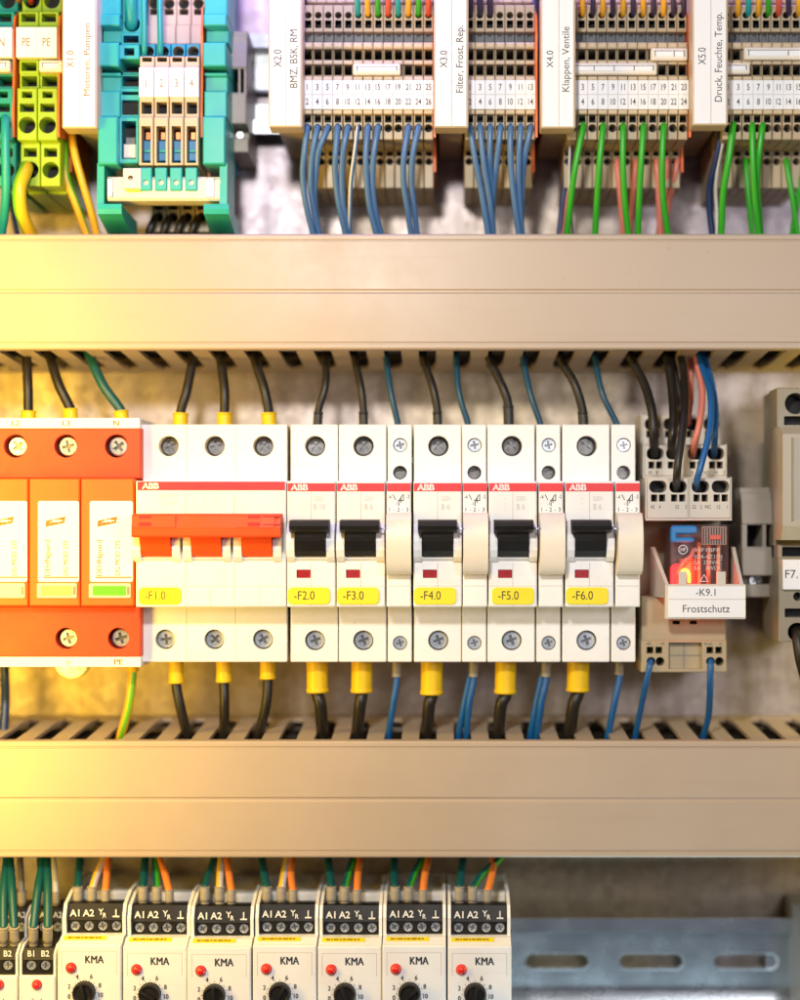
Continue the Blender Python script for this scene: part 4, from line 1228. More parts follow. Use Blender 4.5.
# ------------------------------------------------------------------ control modules in the bottom row
km_proto = None
def control_module(i):
    global km_proto
    ix = 89.4 + 65.0 * i
    cx = ix - VX; oz = Z(1075, 0)
    place = ['first from the left', 'second from the left', 'third from the left', 'middle one of seven', 'third from the right', 'second from the right', 'rightmost, next to bare rail'][i]
    lab = 'white KMA module with black knob, ' + place
    lab = lab.replace('KMA ', 'KMA ')
    loc = (cx + [0, .3, -.2, .2, 0, -.3, .2][i], PANEL + [0, 1.2, -.6, .5, 1.4, -.4, .3][i], oz + [1.6, -.4, -1.2, .3, -.7, .5, -.3][i])
    if km_proto is not None:
        r = copy_thing(km_proto, loc, lab, skip=('knob',))
    else:
        r = km_proto = thing('control_module', lab, 'control module', loc, 'white control modules with black knobs')
        mb = MB(0, oz, PANEL)
        h = 31.9
        mb.slab(-h, h, Z(1075), Z(946), 0, 188, 'white_plastic', r=1.2, c=1.4)
        mb.prism([(3, Z(950, 3)), (1.0, Z(947, 1)), (16, Z(937.4, 16)), (80, Z(937.4, 16)), (80, Z(950, 3))], -h + 0.2, h - 0.2, 'white_plastic')
        for a, b in ((-h + 0.1, -28.6), (28.6, h - 0.1)):
            mb.prism([(25, Z(938, 25)), (23, Z(918, 23)), (30, Z(905, 30)), (52, Z(895, 52)), (60, Z(891, 60)), (150, Z(891, 60)), (150, Z(938, 25))], a, b, 'white_plastic')
        mb.slab(-h + 0.3, h - 0.3, Z(937, 90), Z(893, 90), 92, 187, 'white_plastic', r=1, c=2)
        # front panel outline
        for xa in (-h + 4.4, h - 5): mb.quad(xa, xa + 0.5, Z(976), Z(953), -0.06, 'print_line', th=0.1)
        mb.quad(-h + 4.4, h - 4.5, Z(953.4), Z(953), -0.07, 'print_line', th=0.1)
        mb.text('KMA', 5.2, Z(961), 7.6, -0.25, 'print_black', w=18.2, fat=0.32)
        kx, kz = -4.6, Z(993)
        for t, a in (('2', 162), ('4', 117), ('6', 66), ('8', 22), ('10', -12), ('0', 198)):
            mb.text(t, kx + 16.4 * math.cos(math.radians(a)), kz + 16.4 * math.sin(math.radians(a)), 4.6, -0.25, 'print_black', fat=0.2)
        for k in range(11):
            a = math.radians(210 - 24 * k)
            q = mb.ring([(kx + rr_ * math.cos(a + da), kz + rr_ * math.sin(a + da)) for rr_, da in ((12.2, -.02), (13.4, -.02), (13.4, .02), (12.2, .02))], -0.25); mb.af(q, 'print_black')
        mb.build('housing', r)
        mb = MB(0, oz, PANEL)
        y0 = 30
        xs = (-20.6, -6.6, 7.4, 21.4)
        mb.prism([(27.5, Z(921.6, 27)), (33, Z(905, 33)), (40, Z(903, 40)), (84, Z(901, 84)), (84, Z(921.6, 27))], -28.4, 28.4, 'black_plastic')
        mb.slab(-28.3, 28.3, Z(936.8, 29), Z(921, 29), 29, 84, 'black_plastic', [(circ(x, Z(927.8, 29), 5.8, 18), 5, 'black_plastic', 'dark_hole') for x in xs], r=0.6, c=0.5)
        for t, x in zip(('A1', 'A2', 'Y', '\u22a5'), xs):
            if t == '\u22a5':
                mb.quad(x - 3.4, x + 3.4, Z(918.6, 28), Z(917.2, 28), 27.4, 'print_white'); mb.quad(x - 0.6, x + 0.6, Z(917.6, 28), Z(911, 28), 27.3, 'print_white', th=2)
            elif t == 'Y':
                mb.text('Y', x - 1.4, Z(913.4, 28), 5.8, 28.1, 'print_white', bold=0.02, cond=0.9); mb.text('R', x + 2.6, Z(916.6, 28), 4.6, 27.2, 'print_white', bold=0.02, cond=0.9)
            else:
                mb.text(t, x, Z(914.4, 28), 6.6, 27.6, 'print_white', bold=0.02, cond=1.0)
        mb.build('terminal_strip', r)
        for x in xs:
            mb = MB(0, oz, PANEL); mb.screw(x, Z(927.8, 29), 30.5, 5.2, 'zinc', random.uniform(0, 1.5)); mb.build('terminal_screw', r)
        mb = MB(0, oz, PANEL)
        zc = Z(969.4)
        mb.lathe(-18.2, zc, [(5.6, -0.4), (5.5, -1.0), (4.6, -1.2), (4.5, -2.5), (3.6, -4.2), (2.0, -5.2), (0.3, -5.5)], 'lens_red', 20)
        mb.build('indicator_lamp', r)
        mb = MB(0, oz, PANEL)
        # sticker on the sloping edge
        def SL(t): return (1.0 + 15 * t - 0.5, Z(947 - 9.6 * t, 1 + 15 * t) + 0.45)
        a, b = SL(0.56), SL(0.97)
        mb.hexa([(-28, a[0], a[1]), (15, a[0], a[1]), (15, b[0], b[1]), (-28, b[0], b[1]), (-28, a[0] + .4, a[1] - .3), (15, a[0] + .4, a[1] - .3), (15, b[0] + .4, b[1] - .3), (-28, b[0] + .4, b[1] - .3)], 'label_yellow')
        a2, b2 = SL(0.70), SL(0.86)
        px = -24.0
        for wdt in (4, 1.5, 5, 2, 3.5, 5.5, 3, 2):
            e = (-.14, .12)
            q = [mb.av(px, a2[0] + e[0], a2[1] + e[1]), mb.av(px + wdt, a2[0] + e[0], a2[1] + e[1]), mb.av(px + wdt, b2[0] + e[0], b2[1] + e[1]), mb.av(px, b2[0] + e[0], b2[1] + e[1])]
            mb.af(q, 'print_ochre'); px += wdt + 1
        mb.build('sticker', r)
    # knob, turned differently on each module
    mb = MB(0, oz, PANEL)
    kx, kz = -4.6, Z(993)
    n = 48
    def gear(r, y):
        return mb.ring([(kx + (r + (0.35 if k % 2 else -0.35)) * math.cos(2 * PI * k / n), kz + (r + (0.35 if k % 2 else -0.35)) * math.sin(2 * PI * k / n)) for k in range(n)], y)
    a = gear(11.0, 0.3); b = gear(10.6, -9.5); c = mb.ring(circ(kx, kz, 9.3, n), -11)
    mb.band(a, b, 'black_plastic'); mb.band(b, c, 'black_plastic')
    e = mb.ring(circ(kx, kz, 7.2, n), -9.8); mb.band(c, e, 'black_plastic'); mb.af(e, 'black_plastic')
    ang = [100, 150, 92, 60, 110, 40, 80][i] * PI / 180
    ca, sa = math.cos(ang), math.sin(ang)
    def R(u, v): return (kx + u * ca - v * sa, kz + u * sa + v * ca)
    q0 = [R(-7, -2.0), R(9.5, -2.0), R(9.5, 2.0), R(-7, 2.0)]
    mb.poly(q0, -13, -9, 'black_plastic')
    mb.poly([R(2, -0.5), R(9.6, -0.5), R(9.6, 0.5), R(2, 0.5)], -13.2, -12.9, 'dark_hole')
    mb.build('knob', r)
for i in range(7): control_module(i)

def narrow_module(ix0, ix1, label):
    cx = (ix0 + ix1) / 2 - VX; oz = Z(1075, 0)
    root = thing('control_module', label, 'control module', (cx, PANEL, oz), 'narrow control modules with B1 B2 terminals')
    h = (ix1 - ix0) / 2 - 0.4
    mb = MB(0, oz, PANEL)
    mb.slab(-h, h, Z(1075), Z(976), 0, 188, 'white_plastic', r=1.2, c=1.2)
    for a, b in ((-h + 0.1, -h + 2.2), (h - 2.2, h - 0.1)):
        mb.prism([(3, Z(977, 3)), (3, Z(954, 3)), (16, Z(944, 16)), (40, Z(937, 40)), (40, Z(918, 40)), (60, Z(906, 60)), (150, Z(903, 70)), (150, Z(977, 3))], a, b, 'white_plastic')
    mb.quad(-h + 3, -h + 3.5, Z(1000), Z(996), -0.06, 'print_line'); mb.text('2   4', 0, Z(1001), 5, -0.2, 'print_black')
    mb.build('housing', root)
    for d, i0, im, i1, t in ((4, 947, 959.5, 975.6, ('B1', 'B2')), (58, 908, 921, 941, ('A1', 'A2'))):
        mb = MB(0, oz, PANEL)
        e = h - 2.6
        xs = (-7.2, 7.2)
        mb.prism([(d, Z(im + .4, d)), (d + 5, Z(i0 + 1, d + 5)), (d + 12, Z(i0, d + 12)), (d + 52, Z(i0, d + 12)), (d + 52, Z(im + .4, d))], -e, e, 'black_plastic')
        mb.slab(-e + .1, e - .1, Z(i1, d), Z(im, d), d + 1, d + 53, 'black_plastic', [(circ(x, Z(im + 6.6, d), 5.8, 18), 5, 'black_plastic', 'dark_hole') for x in xs], r=.5, c=.5)
        for q, x in zip(t, xs): mb.text(q, x, Z((i0 + im) / 2 + 0.6, d), 5.8, d + 1.2, 'print_white', bold=0.015, cond=0.95)
        o = mb.build('terminal_strip', root)
        for x in xs:
            mb = MB(0, oz, PANEL); mb.screw(x, Z(im + 6.6, d), d + 2.4, 5.2, 'zinc', random.uniform(0, 1.5)); mb.build('terminal_screw', o)
    mb = MB(0, oz, PANEL)
    mb.lathe(0, Z(984.6), [(5.2, -0.4), (5.1, -1.0), (4.3, -1.2), (4.2, -2.5), (3.4, -4.2), (1.8, -5.2), (0.3, -5.5)], 'lens_red', 20)
    mb.build('indicator_lamp', root)
narrow_module(18.5, 55.5, 'narrow white module with B1 B2 terminals beside the KMA modules')
narrow_module(-19, 17.5, 'narrow white module cut off by the left edge of the photo')

def edge_module():
    d = 10
    x0, x1 = X(786, 186), X(900, 20); cx = (x0 + x1) / 2; oz = Z(1075, 0)
    root = thing('rail_device', 'beige device on the bottom rail at the right edge', 'rail device', (cx, PANEL, oz))
    mb = MB(cx, oz, PANEL)
    mb.slab(x0, x1, Z(1075, 90), Z(914, 90), 90, 188, 'grey_plastic',
            [(rr(x0 + 4, x0 + 11, Z(i + 9, 90), Z(i, 90), .6, 2), 16, 'grey_plastic', 'dark_hole') for i in (936, 956, 985)], r=2, c=2)
    mb.build('body', root)
    mb = MB(cx, oz, PANEL)
    mb.slab(x0 + 16, x1, Z(1075, 60), Z(930, 60), 60, 95, 'fuse_beige', r=2, c=2)
    mb.build('front_cover', root)
edge_module()

# panel screw and cable lug below the surge protector
mb = MB(X(70, 188), Z(668, 188), PANEL)
mb.screw(X(70, 188), Z(662, 188), 188, 13, 'zinc', 0.3)
mb.lathe(X(70, 188), Z(662, 188), [(19, 199.5), (19, 195), (17, 194)], 'zinc', 28)
tag(mb.build('panel_screw', None, (X(70, 188), PANEL, Z(668, 188))), 'round panel screw peeking out below the orange surge protector', 'screw')

# ------------------------------------------------------------------ wires above the upper duct
G = 'wires dropping from the upper terminal strips'
def drop(pts, r, mt, label, d0=45, d1=84, tier=False, **k):
    n = len(pts); out = []
    x, y = pts[0]
    out.append((x, y - 2.5, d0 + 12)); out.append((x, y + 0.5, d0 - 1))
    for j in range(1, n):
        t = j / (n - 1)
        dd = d0 - 6 + (d1 - d0 + 6) * t ** 1.6
        out.append((pts[j][0], pts[j][1], dd))
    lx, ly = pts[-1]
    out.append((lx + (lx - pts[-2][0]) * 0.3, ly + 9, d1 + 3))
    return wire(out, r, mt, label, G, **k)

X2 = [[(306.4, 128), (303.9, 155), (302.8, 177), (306, 204), (313, 234)], [(317.4, 128), (312.9, 150), (310.6, 177), (312, 200), (319, 234)], [(326.8, 128), (319, 150), (315.8, 173), (314.5, 200), (318, 234)],
      [(337.2, 128), (335.4, 155), (335.4, 177), (338.8, 204), (345.5, 234)], [(347.3, 128), (343.3, 150), (341.5, 177), (343, 207), (348, 234)], [(357.5, 128), (354.5, 155), (351, 182), (350, 211), (350, 234)],
      [(368, 128), (365.8, 155), (367, 184), (370, 209), (376.5, 234)], [(378, 128), (373.6, 155), (372.5, 182), (375, 209), (381, 234)], None, None, [(408.8, 128), (404, 155), (403.5, 182), (407.4, 209), (411, 234)],
      [(418.8, 128), (413, 153), (411.4, 180), (414, 207), (417, 234)]]
for k, p in enumerate(X2):
    if not p: continue
    a = 2 * k + 1
    p = [(307.2 + k * PITCH / fz(38), 128)] + p[1:]
    if k == 5: drop(p, 2.2, ['wire_white', 'wire_white', 'wire_blue'], 'thin white and blue wire from terminal %d of strip X2.0' % (a + 1))
    else: drop(p, 3.2, 'wire_blue', 'blue wire dropping from terminal %d of strip X2.0' % (a + 1), d1=78 + 5 * (k % 3))
X3 = [[(470, 128), (474.7, 157), (481, 190), (488, 233)], [(480.3, 128), (483.5, 162), (489.7, 200), (493, 233)], [(490, 128), (489.7, 157), (490.5, 185), (493, 233)], [(500.6, 128), (497, 159), (493.4, 192), (491, 233)],
      [(510.7, 128), (510.3, 157), (513.5, 194), (518.8, 233)], [(521, 128), (518.8, 157), (519, 194), (522, 233)], [(531.5, 128), (525.3, 153), (522.5, 181), (521, 233)]]
for k, p in enumerate(X3):
    p = [(470.0 + k * PITCH / fz(38), 128)] + p[1:]
    drop(p, 3.2, 'wire_blue', 'blue wire dropping from terminal %d of strip X3.0' % (2 * k + 2), d1=74 + 7 * (k % 4))
X4 = {4: [(580.7, 128), (575, 168), (570.5, 201), (567, 233)], 8: [(601, 128), (599.4, 162), (596.8, 201), (595, 233)], 12: [(621.6, 128), (622.7, 162), (624.8, 201), (628, 233)], 16: [(641.7, 128), (641, 162), (639, 201), (638, 233)], 20: [(662, 128), (662, 162), (663, 197), (667.6, 233)]}
for a, p in X4.items():
    p = [(STRIPS[('X4.0', a - 1)], 128)] + p[1:]
    drop(p, 3.3, 'wire_green', 'bright green wire dropping from terminal %d of strip X4.0' % a, d1=74)
PK = [([(617, 162), (619.5, 189), (623, 233)], 'left of the green wire from terminal 12'), ([(635.6, 162), (633.5, 185), (629.5, 233)], 'between the green wires from terminals 12 and 16'), ([(656.3, 162), (658, 189), (660, 233)], 'left of the green wire from terminal 20'),
      ([(667.3, 162), (666, 183), (658.5, 233)], 'just right of the green wire from terminal 20'), ([(677, 162), (672, 189), (663, 233)], 'rightmost under strip X4.0')]
for k, (p, w) in enumerate(PK):
    drop(p, 3.1, 'wire_pink', 'pink wire in the lower tier ' + w, d0=100, d1=112 + 4 * k)
wire([(571, 120, 70), (570.6, 145, 72), (569.6, 175, 80), (570, 205, 86), (572, 243, 92)], 2.0, ['wire_white', 'wire_white', 'wire_navy'], 'thin white wire under the X4.0 label holder', G)
wire([(568, 152, 112), (566, 175, 108), (562.6, 200, 108), (558, 243, 112)], 3.0, 'wire_navy', 'dark blue wire under the left end of strip X4.0', G)
wire([(571, 165, 118), (567, 192, 112), (562.5, 220, 112), (560, 243, 112)], 3.0, 'wire_pink', 'pink wire under the X4.0 label holder beside dark blue wire', G)
wire([(722, 116, 60), (720, 140, 62), (715.5, 163, 72), (709.5, 188, 84), (710, 213, 90), (713.5, 243, 94)], 3.6, 'wire_bright_blue' if False else 'wire_navy', 'dark blue wire under the X5.0 label holder', G)
wire([(725, 116, 58), (723, 140, 60), (718.5, 163, 70), (715.6, 188, 80), (716.6, 213, 86), (717, 243, 90)], 1.8, ['wire_white', 'wire_yellow', 'wire_white'], 'thin cream wire beside the dark blue wire under X5.0', G)
s5 = lambda a: STRIPS[('X5.0', a)]
drop([(732.8, 127), (728.7, 158), (723, 194), (721, 233)], 3.6, 'wire_green', 'bright green wire leaning left beside the X5.0 holder', d1=70)
drop([(s5(5) + 4, 127), (752.7, 160), (755, 200), (758.7, 233)], 3.3, 'wire_green', 'front bright green wire of the pair below X5.0', d1=70)
drop([(s5(7) + 4, 127), (758.7, 155), (757, 185), (760.5, 233)], 3.3, 'wire_green', 'bright green wire curving left into the pair below X5.0', d1=78)
drop([(745.7, 162), (748, 192), (752, 233)], 3.1, 'wire_green', 'green wire in the lower tier left of the pair below X5.0', d0=100, d1=108)
drop([(786.5, 162), (791.7, 194), (797.5, 233)], 3.1, 'wire_green', 'green wire in the lower tier near the right edge', d0=100, d1=108)
drop([(806.5, 162), (800, 185), (792, 233)], 3.1, 'wire_green', 'green wire cut by the right edge in the lower tier', d0=100, d1=118)

# far left drops
wire([(5, 116, 62), (5.4, 121, 38), (5.5, 150, 34), (6.2, 185, 40), (4.5, 215, 62), (0, 243, 86)], 4.6, 'wire_sea', 'sea green wire dropping from terminal N at the left edge', G)
GY = ['wire_amber', 'wire_amber', 'wire_orange', 'wire_yellow', 'wire_yellow', 'wire_lime']
wire([(26, 166, 76), (26, 170, 48), (20, 186, 38), (20.5, 208, 42), (27, 226, 60), (36, 244, 84)], 7.2, ['wire_lime', 'wire_amber', 'wire_amber', 'wire_yellow', 'wire_yellow', 'wire_yellow'], 'thick green and yellow earth wire from the PE terminal', G, twist=0.004)
wire([(66, 122, 90), (64.5, 150, 82), (66.5, 178, 80), (76, 204, 84), (90, 243, 96)], 4.0, GY, 'green and yellow wire curving from under the X1.0 holder', G, twist=-0.006)
wire([(70, 122, 76), (74, 150, 72), (82, 180, 74), (91, 210, 80), (99, 243, 92)], 4.0, ['wire_amber', 'wire_amber', 'wire_orange', 'wire_amber'], 'straight amber wire slanting from under the X1.0 holder', G)
wire([(7, 168, 140), (11, 200, 130), (19, 243, 120)], 3.0, 'wire_navy', 'dark wire behind the sea green wire at the left edge', G)
for k in range(4):
    ix = 155 + 14.2 * k
    wire([(ix, 216, 122), (ix - 1, 221, 104), (ix - 5, 230, 100), (ix - 8, 246, 108)], 4.2, 'wire_black', 'short black wire under disconnect terminal %d' % (k + 1), G)

# ------------------------------------------------------------------ wires from above into the terminals
G = 'wires entering the terminal strips from above'
def feed(x, mt, label, y=17, r=3.2, dx=1.5, d=52, top=-90):
    wire([(x + dx * 3, top, d - 4), (x + dx * 1.6, -40, d - 12), (x + dx * 0.6, -6, d - 12), (x, y - 6, d - 3), (x, y, d + 10)], r, mt, label, G)
cn = {'wire_sea': 'sea green', 'wire_amber': 'amber', 'wire_green': 'green', 'wire_red': 'red', 'wire_purple': 'dark', 'wire_teal': 'dark teal', 'wire_pink': 'pink'}
for k, m_ in enumerate(['wire_sea', 'wire_amber', 'wire_green', 'wire_red', 'wire_sea', 'wire_amber', 'wire_green', 'wire_red']):
    a = 11 + 2 * k
    feed(STRIPS[('X2.0', a)], m_, '%s wire entering terminal %d of strip X2.0 from above' % (cn[m_], a), dx=random.uniform(-1.5, 1.8), r=2.9)
for k in range(3):
    feed(STRIPS[('X3.0', 1 + 2 * k)], 'wire_purple', 'dark wire entering terminal %d of strip X3.0 from above' % (1 + 2 * k), dx=random.uniform(-1, 1), r=3.4)
for k in range(11):
    m_ = 'wire_amber' if (k % 2 == 0 and k < 10) else 'wire_purple'
    a = 3 + 2 * k
    feed(STRIPS[('X4.0', a)], m_, '%s wire entering terminal %d of strip X4.0 from above' % (cn[m_], a), dx=random.uniform(-1.3, 1.3), r=2.9)
for k, m_ in enumerate(['wire_amber', 'wire_sea', 'wire_amber', 'wire_green', 'wire_red', 'wire_purple', 'wire_amber']):
    a = 3 + 2 * k
    feed(STRIPS[('X5.0', a)], m_, '%s wire entering terminal %d of strip X5.0 from above' % (cn[m_], a), dx=random.uniform(-1.3, 1.3), r=2.9)
feed(131.5, 'wire_sea', 'thick sea green wire entering the turquoise block', y=27, r=6.4, dx=-1.5, d=56)
feed(144.5, 'wire_sea', 'thin sea green wire entering disconnect terminal 1', y=54, r=3.0, dx=-1.2, d=46)
feed(160.5, 'wire_sea', 'thin sea green wire entering disconnect terminal 2', y=54, r=3.0, dx=-1.6, d=46)
for k, (x, m_) in enumerate([(18.5, 'wire_pink'), (25, 'wire_sea'), (31, 'wire_red')]):
    feed(x, m_, '%s wire entering the first PE terminal from above' % cn[m_], y=3, r=3.4, dx=0.6, d=60)
for k, x in enumerate((147, 161.5)):
    feed(x, 'wire_pink', 'pink wire entering the rear of disconnect terminal %d' % (k + 1), y=2, r=3.4, dx=0.4, d=84)

# ------------------------------------------------------------------ wires between upper duct and breakers
G = 'wires from the upper duct down to the breaker row'
YF = 'ferrule_yellow'
def up(p0, p1, p2, r, mt, label, fer=None, fr=0, flen=11, y_end=424.5, d_end=72, d_top=86, mid=None, fm=YF):
    x2, y2 = p2
    pts = [(p0[0] - (p1[0] - p0[0]) * 0.4, 338, d_top + 6), (p0[0], p0[1], d_top), (p1[0], p1[1], (d_top + d_end) / 2 - 6), (x2, y_end - flen, d_end), (x2 + (x2 - p1[0]) * 0.12, y_end + 8, d_end)]
    fl = []
    if fer:
        fl = [([(x2 - (x2 - p1[0]) * 0.05, y_end - flen, d_end), (x2 + (x2 - p1[0]) * 0.08, y_end + 5, d_end)], fr, fm)]
    wire(pts, r, mt, label, G, ferrules=fl)
up((26.5, 356), (28, 385), (28.5, 418), 5.2, 'wire_black', 'black wire with yellow ferrule entering surge protector L2', True, 7.6, 8, 419.5)
up((50, 356), (59, 385), (70.5, 418), 5.2, 'wire_black', 'black wire with yellow ferrule entering surge protector L3', True, 7.6, 10, 419.5)
up((90, 356), (103, 385), (121.5, 418), 5.0, 'wire_teal', 'green wire with yellow ferrule entering surge protector N', True, 7.6, 8, 419.5)
up((193, 358), (187, 390), (180.5, 418), 5.0, 'wire_black', 'black wire with yellow ferrule entering left pole of F1.0', True, 7.8)
up((221, 360), (224.5, 390), (224.5, 418), 5.0, 'wire_black', 'black wire with yellow ferrule entering middle pole of F1.0', True, 7.8)
up((255, 360), (264, 388), (269, 418), 5.0, 'wire_black', 'black wire with yellow ferrule entering right pole of F1.0', True, 7.8)
up((326, 358), (325.5, 385), (318, 424), 4.0, 'wire_black', 'black wire entering breaker F2.0 from the upper duct', True, 4.8, 12, fm='ferrule_black')
up((355, 360), (361, 388), (363.5, 424), 4.0, 'wire_black', 'black wire entering breaker F3.0 from the upper duct', True, 4.8, 12, fm='ferrule_black')
up((424, 360), (433, 388), (437.5, 424), 4.2, 'wire_black', 'black wire entering breaker F4.0 from the upper duct', True, 4.8, 12, fm='ferrule_black')
up((490, 360), (503, 388), (508.5, 424), 4.6, 'wire_black', 'black wire entering breaker F5.0 from the upper duct', True, 5.4, 18, fm='ferrule_black')
up((561, 360), (575, 385), (583, 424), 4.6, 'wire_black', 'black wire entering breaker F6.0 from the upper duct', True, 5.2, 12, fm='ferrule_black')
for nm, a, b, c in (('F3.0', 386, 391, 397.5), ('F4.0', 456, 459, 467.5), ('F5.0', 523, 530, 540), ('F6.0', 595, 602, 616)):
    mm = 'wire_teal_blue'
    up((a, 358), (b, 393), (c, 424), 3.2, mm, 'blue green wire entering the auxiliary contact of %s from above' % nm, flen=2)
for pts, r, m_, lab in [
    ([(622, 338, 90), (633, 362, 80), (645, 386, 62), (652, 412, 48), (653.5, 436, 46), (654, 454, 72)], 4.8, 'wire_black', 'black wire entering the left holes of the relay socket'),
    ([(662, 338, 92), (668, 362, 84), (672, 392, 68), (673.5, 420, 50), (672, 440, 46), (671, 455, 72)], 4.6, 'wire_black', 'black wire entering the middle tier of the relay socket'),
    ([(664, 338, 100), (672, 362, 96), (679, 395, 88), (680, 412, 82), (680, 424, 104)], 4.2, 'wire_black', 'black wire entering the rear tier of the relay socket'),
    ([(676, 338, 86), (682, 362, 78), (685, 396, 50), (683, 428, 22), (678, 462, 8), (676.5, 480, 14), (676, 488, 38)], 4.0, 'wire_black', 'black wire hanging to the front tier of the relay socket'),
    ([(688, 338, 100), (690, 364, 96), (691, 395, 90), (689, 412, 82), (688, 424, 104)], 3.2, 'wire_pink', 'short pink wire entering the rear tier of the relay socket'),
    ([(692, 338, 88), (696.5, 363, 80), (702, 390, 60), (700, 420, 46), (695, 442, 46), (692, 456, 72)], 3.4, 'wire_pink', 'long pink wire entering the middle tier of the relay socket'),
    ([(694, 338, 86), (700, 362, 78), (710, 392, 48), (710, 428, 22), (701, 465, 10), (697, 480, 14), (696, 488, 38)], 3.4, 'wire_bright_blue', 'blue wire hanging to the front tier of the relay socket'),
    ([(700, 338, 98), (706, 362, 92), (713, 390, 74), (715.5, 415, 52), (714.5, 440, 46), (714, 455, 72)], 3.4, 'wire_bright_blue', 'blue wire entering the middle tier of the relay socket'),
]:
    wire(pts, r, m_, lab, G)

# ------------------------------------------------------------------ wires between breakers and lower duct
G = 'wires from the breaker row down to the lower duct'
def down(x0, xm, x1, r, mt, label, flen=0, fr=0, fm=YF, y0=662, ym=705, d0=74, d1=84, fx=None, **k):
    fx = x0 if fx is None else fx
    pts = [(fx, y0 - 8, d0), (fx, y0 + flen, d0), (xm, ym, d0 - 2), (x1, 735, d1), (x1 + (x1 - xm) * 0.4, 752, d1 + 6)]
    fl = [([(fx + (xm - fx) * 0.15, y0 + flen, d0), (fx, y0 - 6, d0)], fr, fm)] if flen else []
    wire(pts, r, mt, label, G, ferrules=fl, **k)
down(133, 129, 121, 4.6, ['wire_amber', 'wire_orange', 'wire_amber', 'wire_yellow', 'wire_yellow', 'wire_lime'], 'green and yellow earth wire below surge protector PE', y0=667, flen=4, fr=6.4, fm='ferrule_yellow', twist=0.004)
down(176, 180, 187, 5.2, 'wire_black', 'black wire with yellow ferrule below left pole of F1.0', 20, 8)
down(224, 224.5, 224, 5.2, 'wire_black', 'black wire with yellow ferrule below middle pole of F1.0', 19, 8)
down(268, 266, 258.5, 5.2, 'wire_black', 'black wire with yellow ferrule below right pole of F1.0', 16, 8)
down(317, 320.5, 322.5, 6.4, 'wire_black', 'black wire with wide yellow ferrule below breaker F2.0', 29, 11)
down(362, 360, 357, 6.4, 'wire_black', 'black wire with wide yellow ferrule below breaker F3.0', 29, 11)
down(432, 429, 427, 6.4, 'wire_black', 'black wire with wide yellow ferrule below breaker F4.0', 31, 11.4)
down(506, 501, 498, 6.4, 'wire_black', 'black wire with wide yellow ferrule below breaker F5.0', 30, 11)
down(578.5, 573.5, 570, 6.6, 'wire_black', 'black wire with wide yellow ferrule below breaker F6.0', 28, 11.6)
down(397, 393, 388.5, 3.4, 'wire_bright_blue', 'single blue wire below the auxiliary contact of F3.0', 14, 4.4, 'ferrule_grey')
down(474, 469, 466.5, 3.4, 'wire_bright_blue', 'right blue wire of the pair below auxiliary contact of F4.0', 14, 4.6, 'ferrule_grey')
down(473, 464, 458.5, 3.4, 'wire_bright_blue', 'left blue wire of the pair below auxiliary contact of F4.0', d0=80, d1=88)
down(546.5, 541, 537, 3.6, 'wire_bright_blue', 'right blue wire of the pair below auxiliary contact of F5.0', 14, 4.8, 'ferrule_grey')
down(545, 536, 530.5, 3.6, 'wire_bright_blue', 'left blue wire of the pair below auxiliary contact of F5.0', d0=80, d1=88)
down(620, 614, 608, 3.6, 'wire_bright_blue', 'blue wire with grey ferrule below auxiliary contact of F6.0', 12, 4.6, 'ferrule_grey')
wire([(651, 659, 60), (650, 664, 44), (645.5, 685, 46), (640, 712, 66), (636, 733, 82), (634, 750, 90)], 3.2, 'wire_sea' if False else 'wire_bright_blue', 'blue wire from the left bottom hole of the relay socket', G)
wire([(710.6, 659, 60), (710.5, 664, 44), (710, 690, 46), (708.5, 715, 66), (704, 734, 82), (700, 750, 90)], 3.4, 'wire_bright_blue', 'blue wire from the right bottom hole of the relay socket', G)
wire([(797, 628, 60), (797, 634, 38), (801, 660, 30), (808, 690, 40), (815, 750, 70)], 6.0, 'wire_black', 'thick black wire from fuse terminal F7.1 at the right edge', G)
wire([(4, 655, 120), (5, 680, 120), (5, 710, 110), (2, 752, 100)], 5, 'wire_navy', 'dark blue wire below the surge protector at the left edge', G)

# ------------------------------------------------------------------ wires into the control modules
G = 'wires from the lower duct down to the control modules'
def low(x_top, x_mid, x_bot, r, mt, label, y_f=888, y_end=905, fr=5.0, fm='ferrule_grey', d=46, d_top=86):
    pts = [(x_top + (x_top - x_mid) * 0.5, 846, d_top + 4), (x_top, 860, d_top), (x_mid, 874, (d_top + d) / 2), (x_bot, y_f + 1, d)]
    wire(pts, r, mt, label, G, ferrules=[([(x_bot, y_f - 1, d), (x_bot, y_end - 4, d)], fr, fm), ([(x_bot, y_end - 5, d), (x_bot, y_end + 1, d)], fr * 0.86, fm)][:2])
YG = ['wire_yellow', 'wire_lime', 'wire_teal', 'wire_white']
TG = ['wire_teal', 'wire_white', 'wire_teal', 'wire_green']
KW = [((80, 79, 78), (103, 97, 92), (108, 107, 105.5)), ((145, 144, 143), (155, 156, 157), (160, 165, 169.5)), ((214, 209, 205), (221, 220, 219.5), (227, 229, 231.5)), ((262, 264, 267), (287, 284, 281.5), (292, 291, 293)),
      ((328, 330, 331.5), (353, 348, 344.5), (360, 358, 357)), ((394, 394, 395), (421, 414, 408.5), (428, 425, 423)), ((463, 461, 459.5), (498, 482, 472.5), (493, 492, 487.5))]
names = ['first', 'second', 'third', 'middle', 'fifth', 'sixth', 'last']
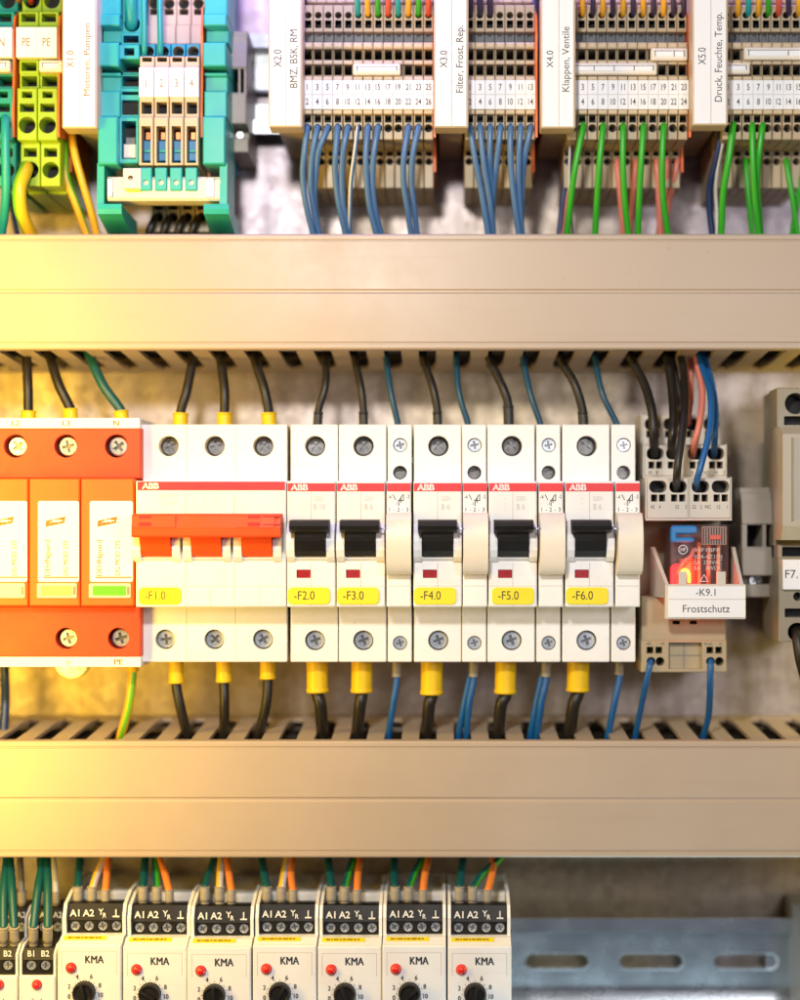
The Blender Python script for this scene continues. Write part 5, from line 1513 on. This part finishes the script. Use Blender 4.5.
for i, (a, b, c) in enumerate(KW):
    nm = names[i]
    low(*a, 4.2, 'wire_teal', 'dark teal wire entering A1 of the %s KMA module' % nm)
    stripe = YG if i in (0, 2, 3) else TG
    low(*b, 3.8, stripe, '%s wire entering A2 of the %s KMA module' % ('yellow and green striped' if stripe is YG else 'green and white striped', nm))
    low(*c, 3.9, 'wire_orange', 'orange wire entering the third terminal of the %s KMA module' % nm, y_f=891, y_end=906, fr=4.4)
for (a, lab) in (((7, 4, 3.5), 'teal wire entering B1 of the module at the left edge'), ((10, 12, 14.5), 'teal wire entering B2 of the module at the left edge'), ((43, 38, 33.5), 'teal wire entering B1 of the module beside the KMA row'), ((47, 48, 47.8), 'teal wire entering B2 of the module beside the KMA row')):
    x0, xm, xb = a
    pts = [(x0, 846, 80), (x0, 860, 70), (xm, 890, 34), (xb, 929, 14.5)]
    wire(pts, 4.4, 'wire_teal', lab, G, ferrules=[([(xb, 927, 14), (xb, 941, 20)], 5.0, 'ferrule_grey'), ([(xb, 940, 19), (xb, 946, 22)], 4.3, 'ferrule_grey')])
for (a, mt_, lab) in (((20, 21, 22), 'wire_grey', 'grey wire behind the teal wires entering upper A2 terminal'), ((53, 54.5, 55.5), 'wire_white', 'cream wire between the teal wires and first KMA module'), ((40, 41, 41.5), 'wire_teal', 'dark teal wire behind the pair beside the KMA row')):
    low(*a, 3.6, mt_, lab, y_f=893, y_end=908, fr=4.8, d=84, d_top=104)

# ------------------------------------------------------------------ black cables added inside the ducts to darken what shows through the slots
for nm, zi, sg in (('upper', Z(349.5, 32), 1), ('lower', Z(741, 32), -1)):
    for k, d in enumerate((56, 77, 98, 119, 140, 161, 181)):
        mb = MB(0, zi, 100)
        pts = [(x, d + random.uniform(-3, 3), zi + sg * (15 + random.uniform(0, 5))) for x in range(-700, 701, 140)]
        mb.tube(pts, 10.5, 'wire_black', seg=10, step=20)
        o = mb.build('cable', None, (0, 100, zi))
        tag(o, 'black cable added to darken the %s wiring duct behind its slots' % nm, 'cable', 'added black cables inside the %s wiring duct' % nm)
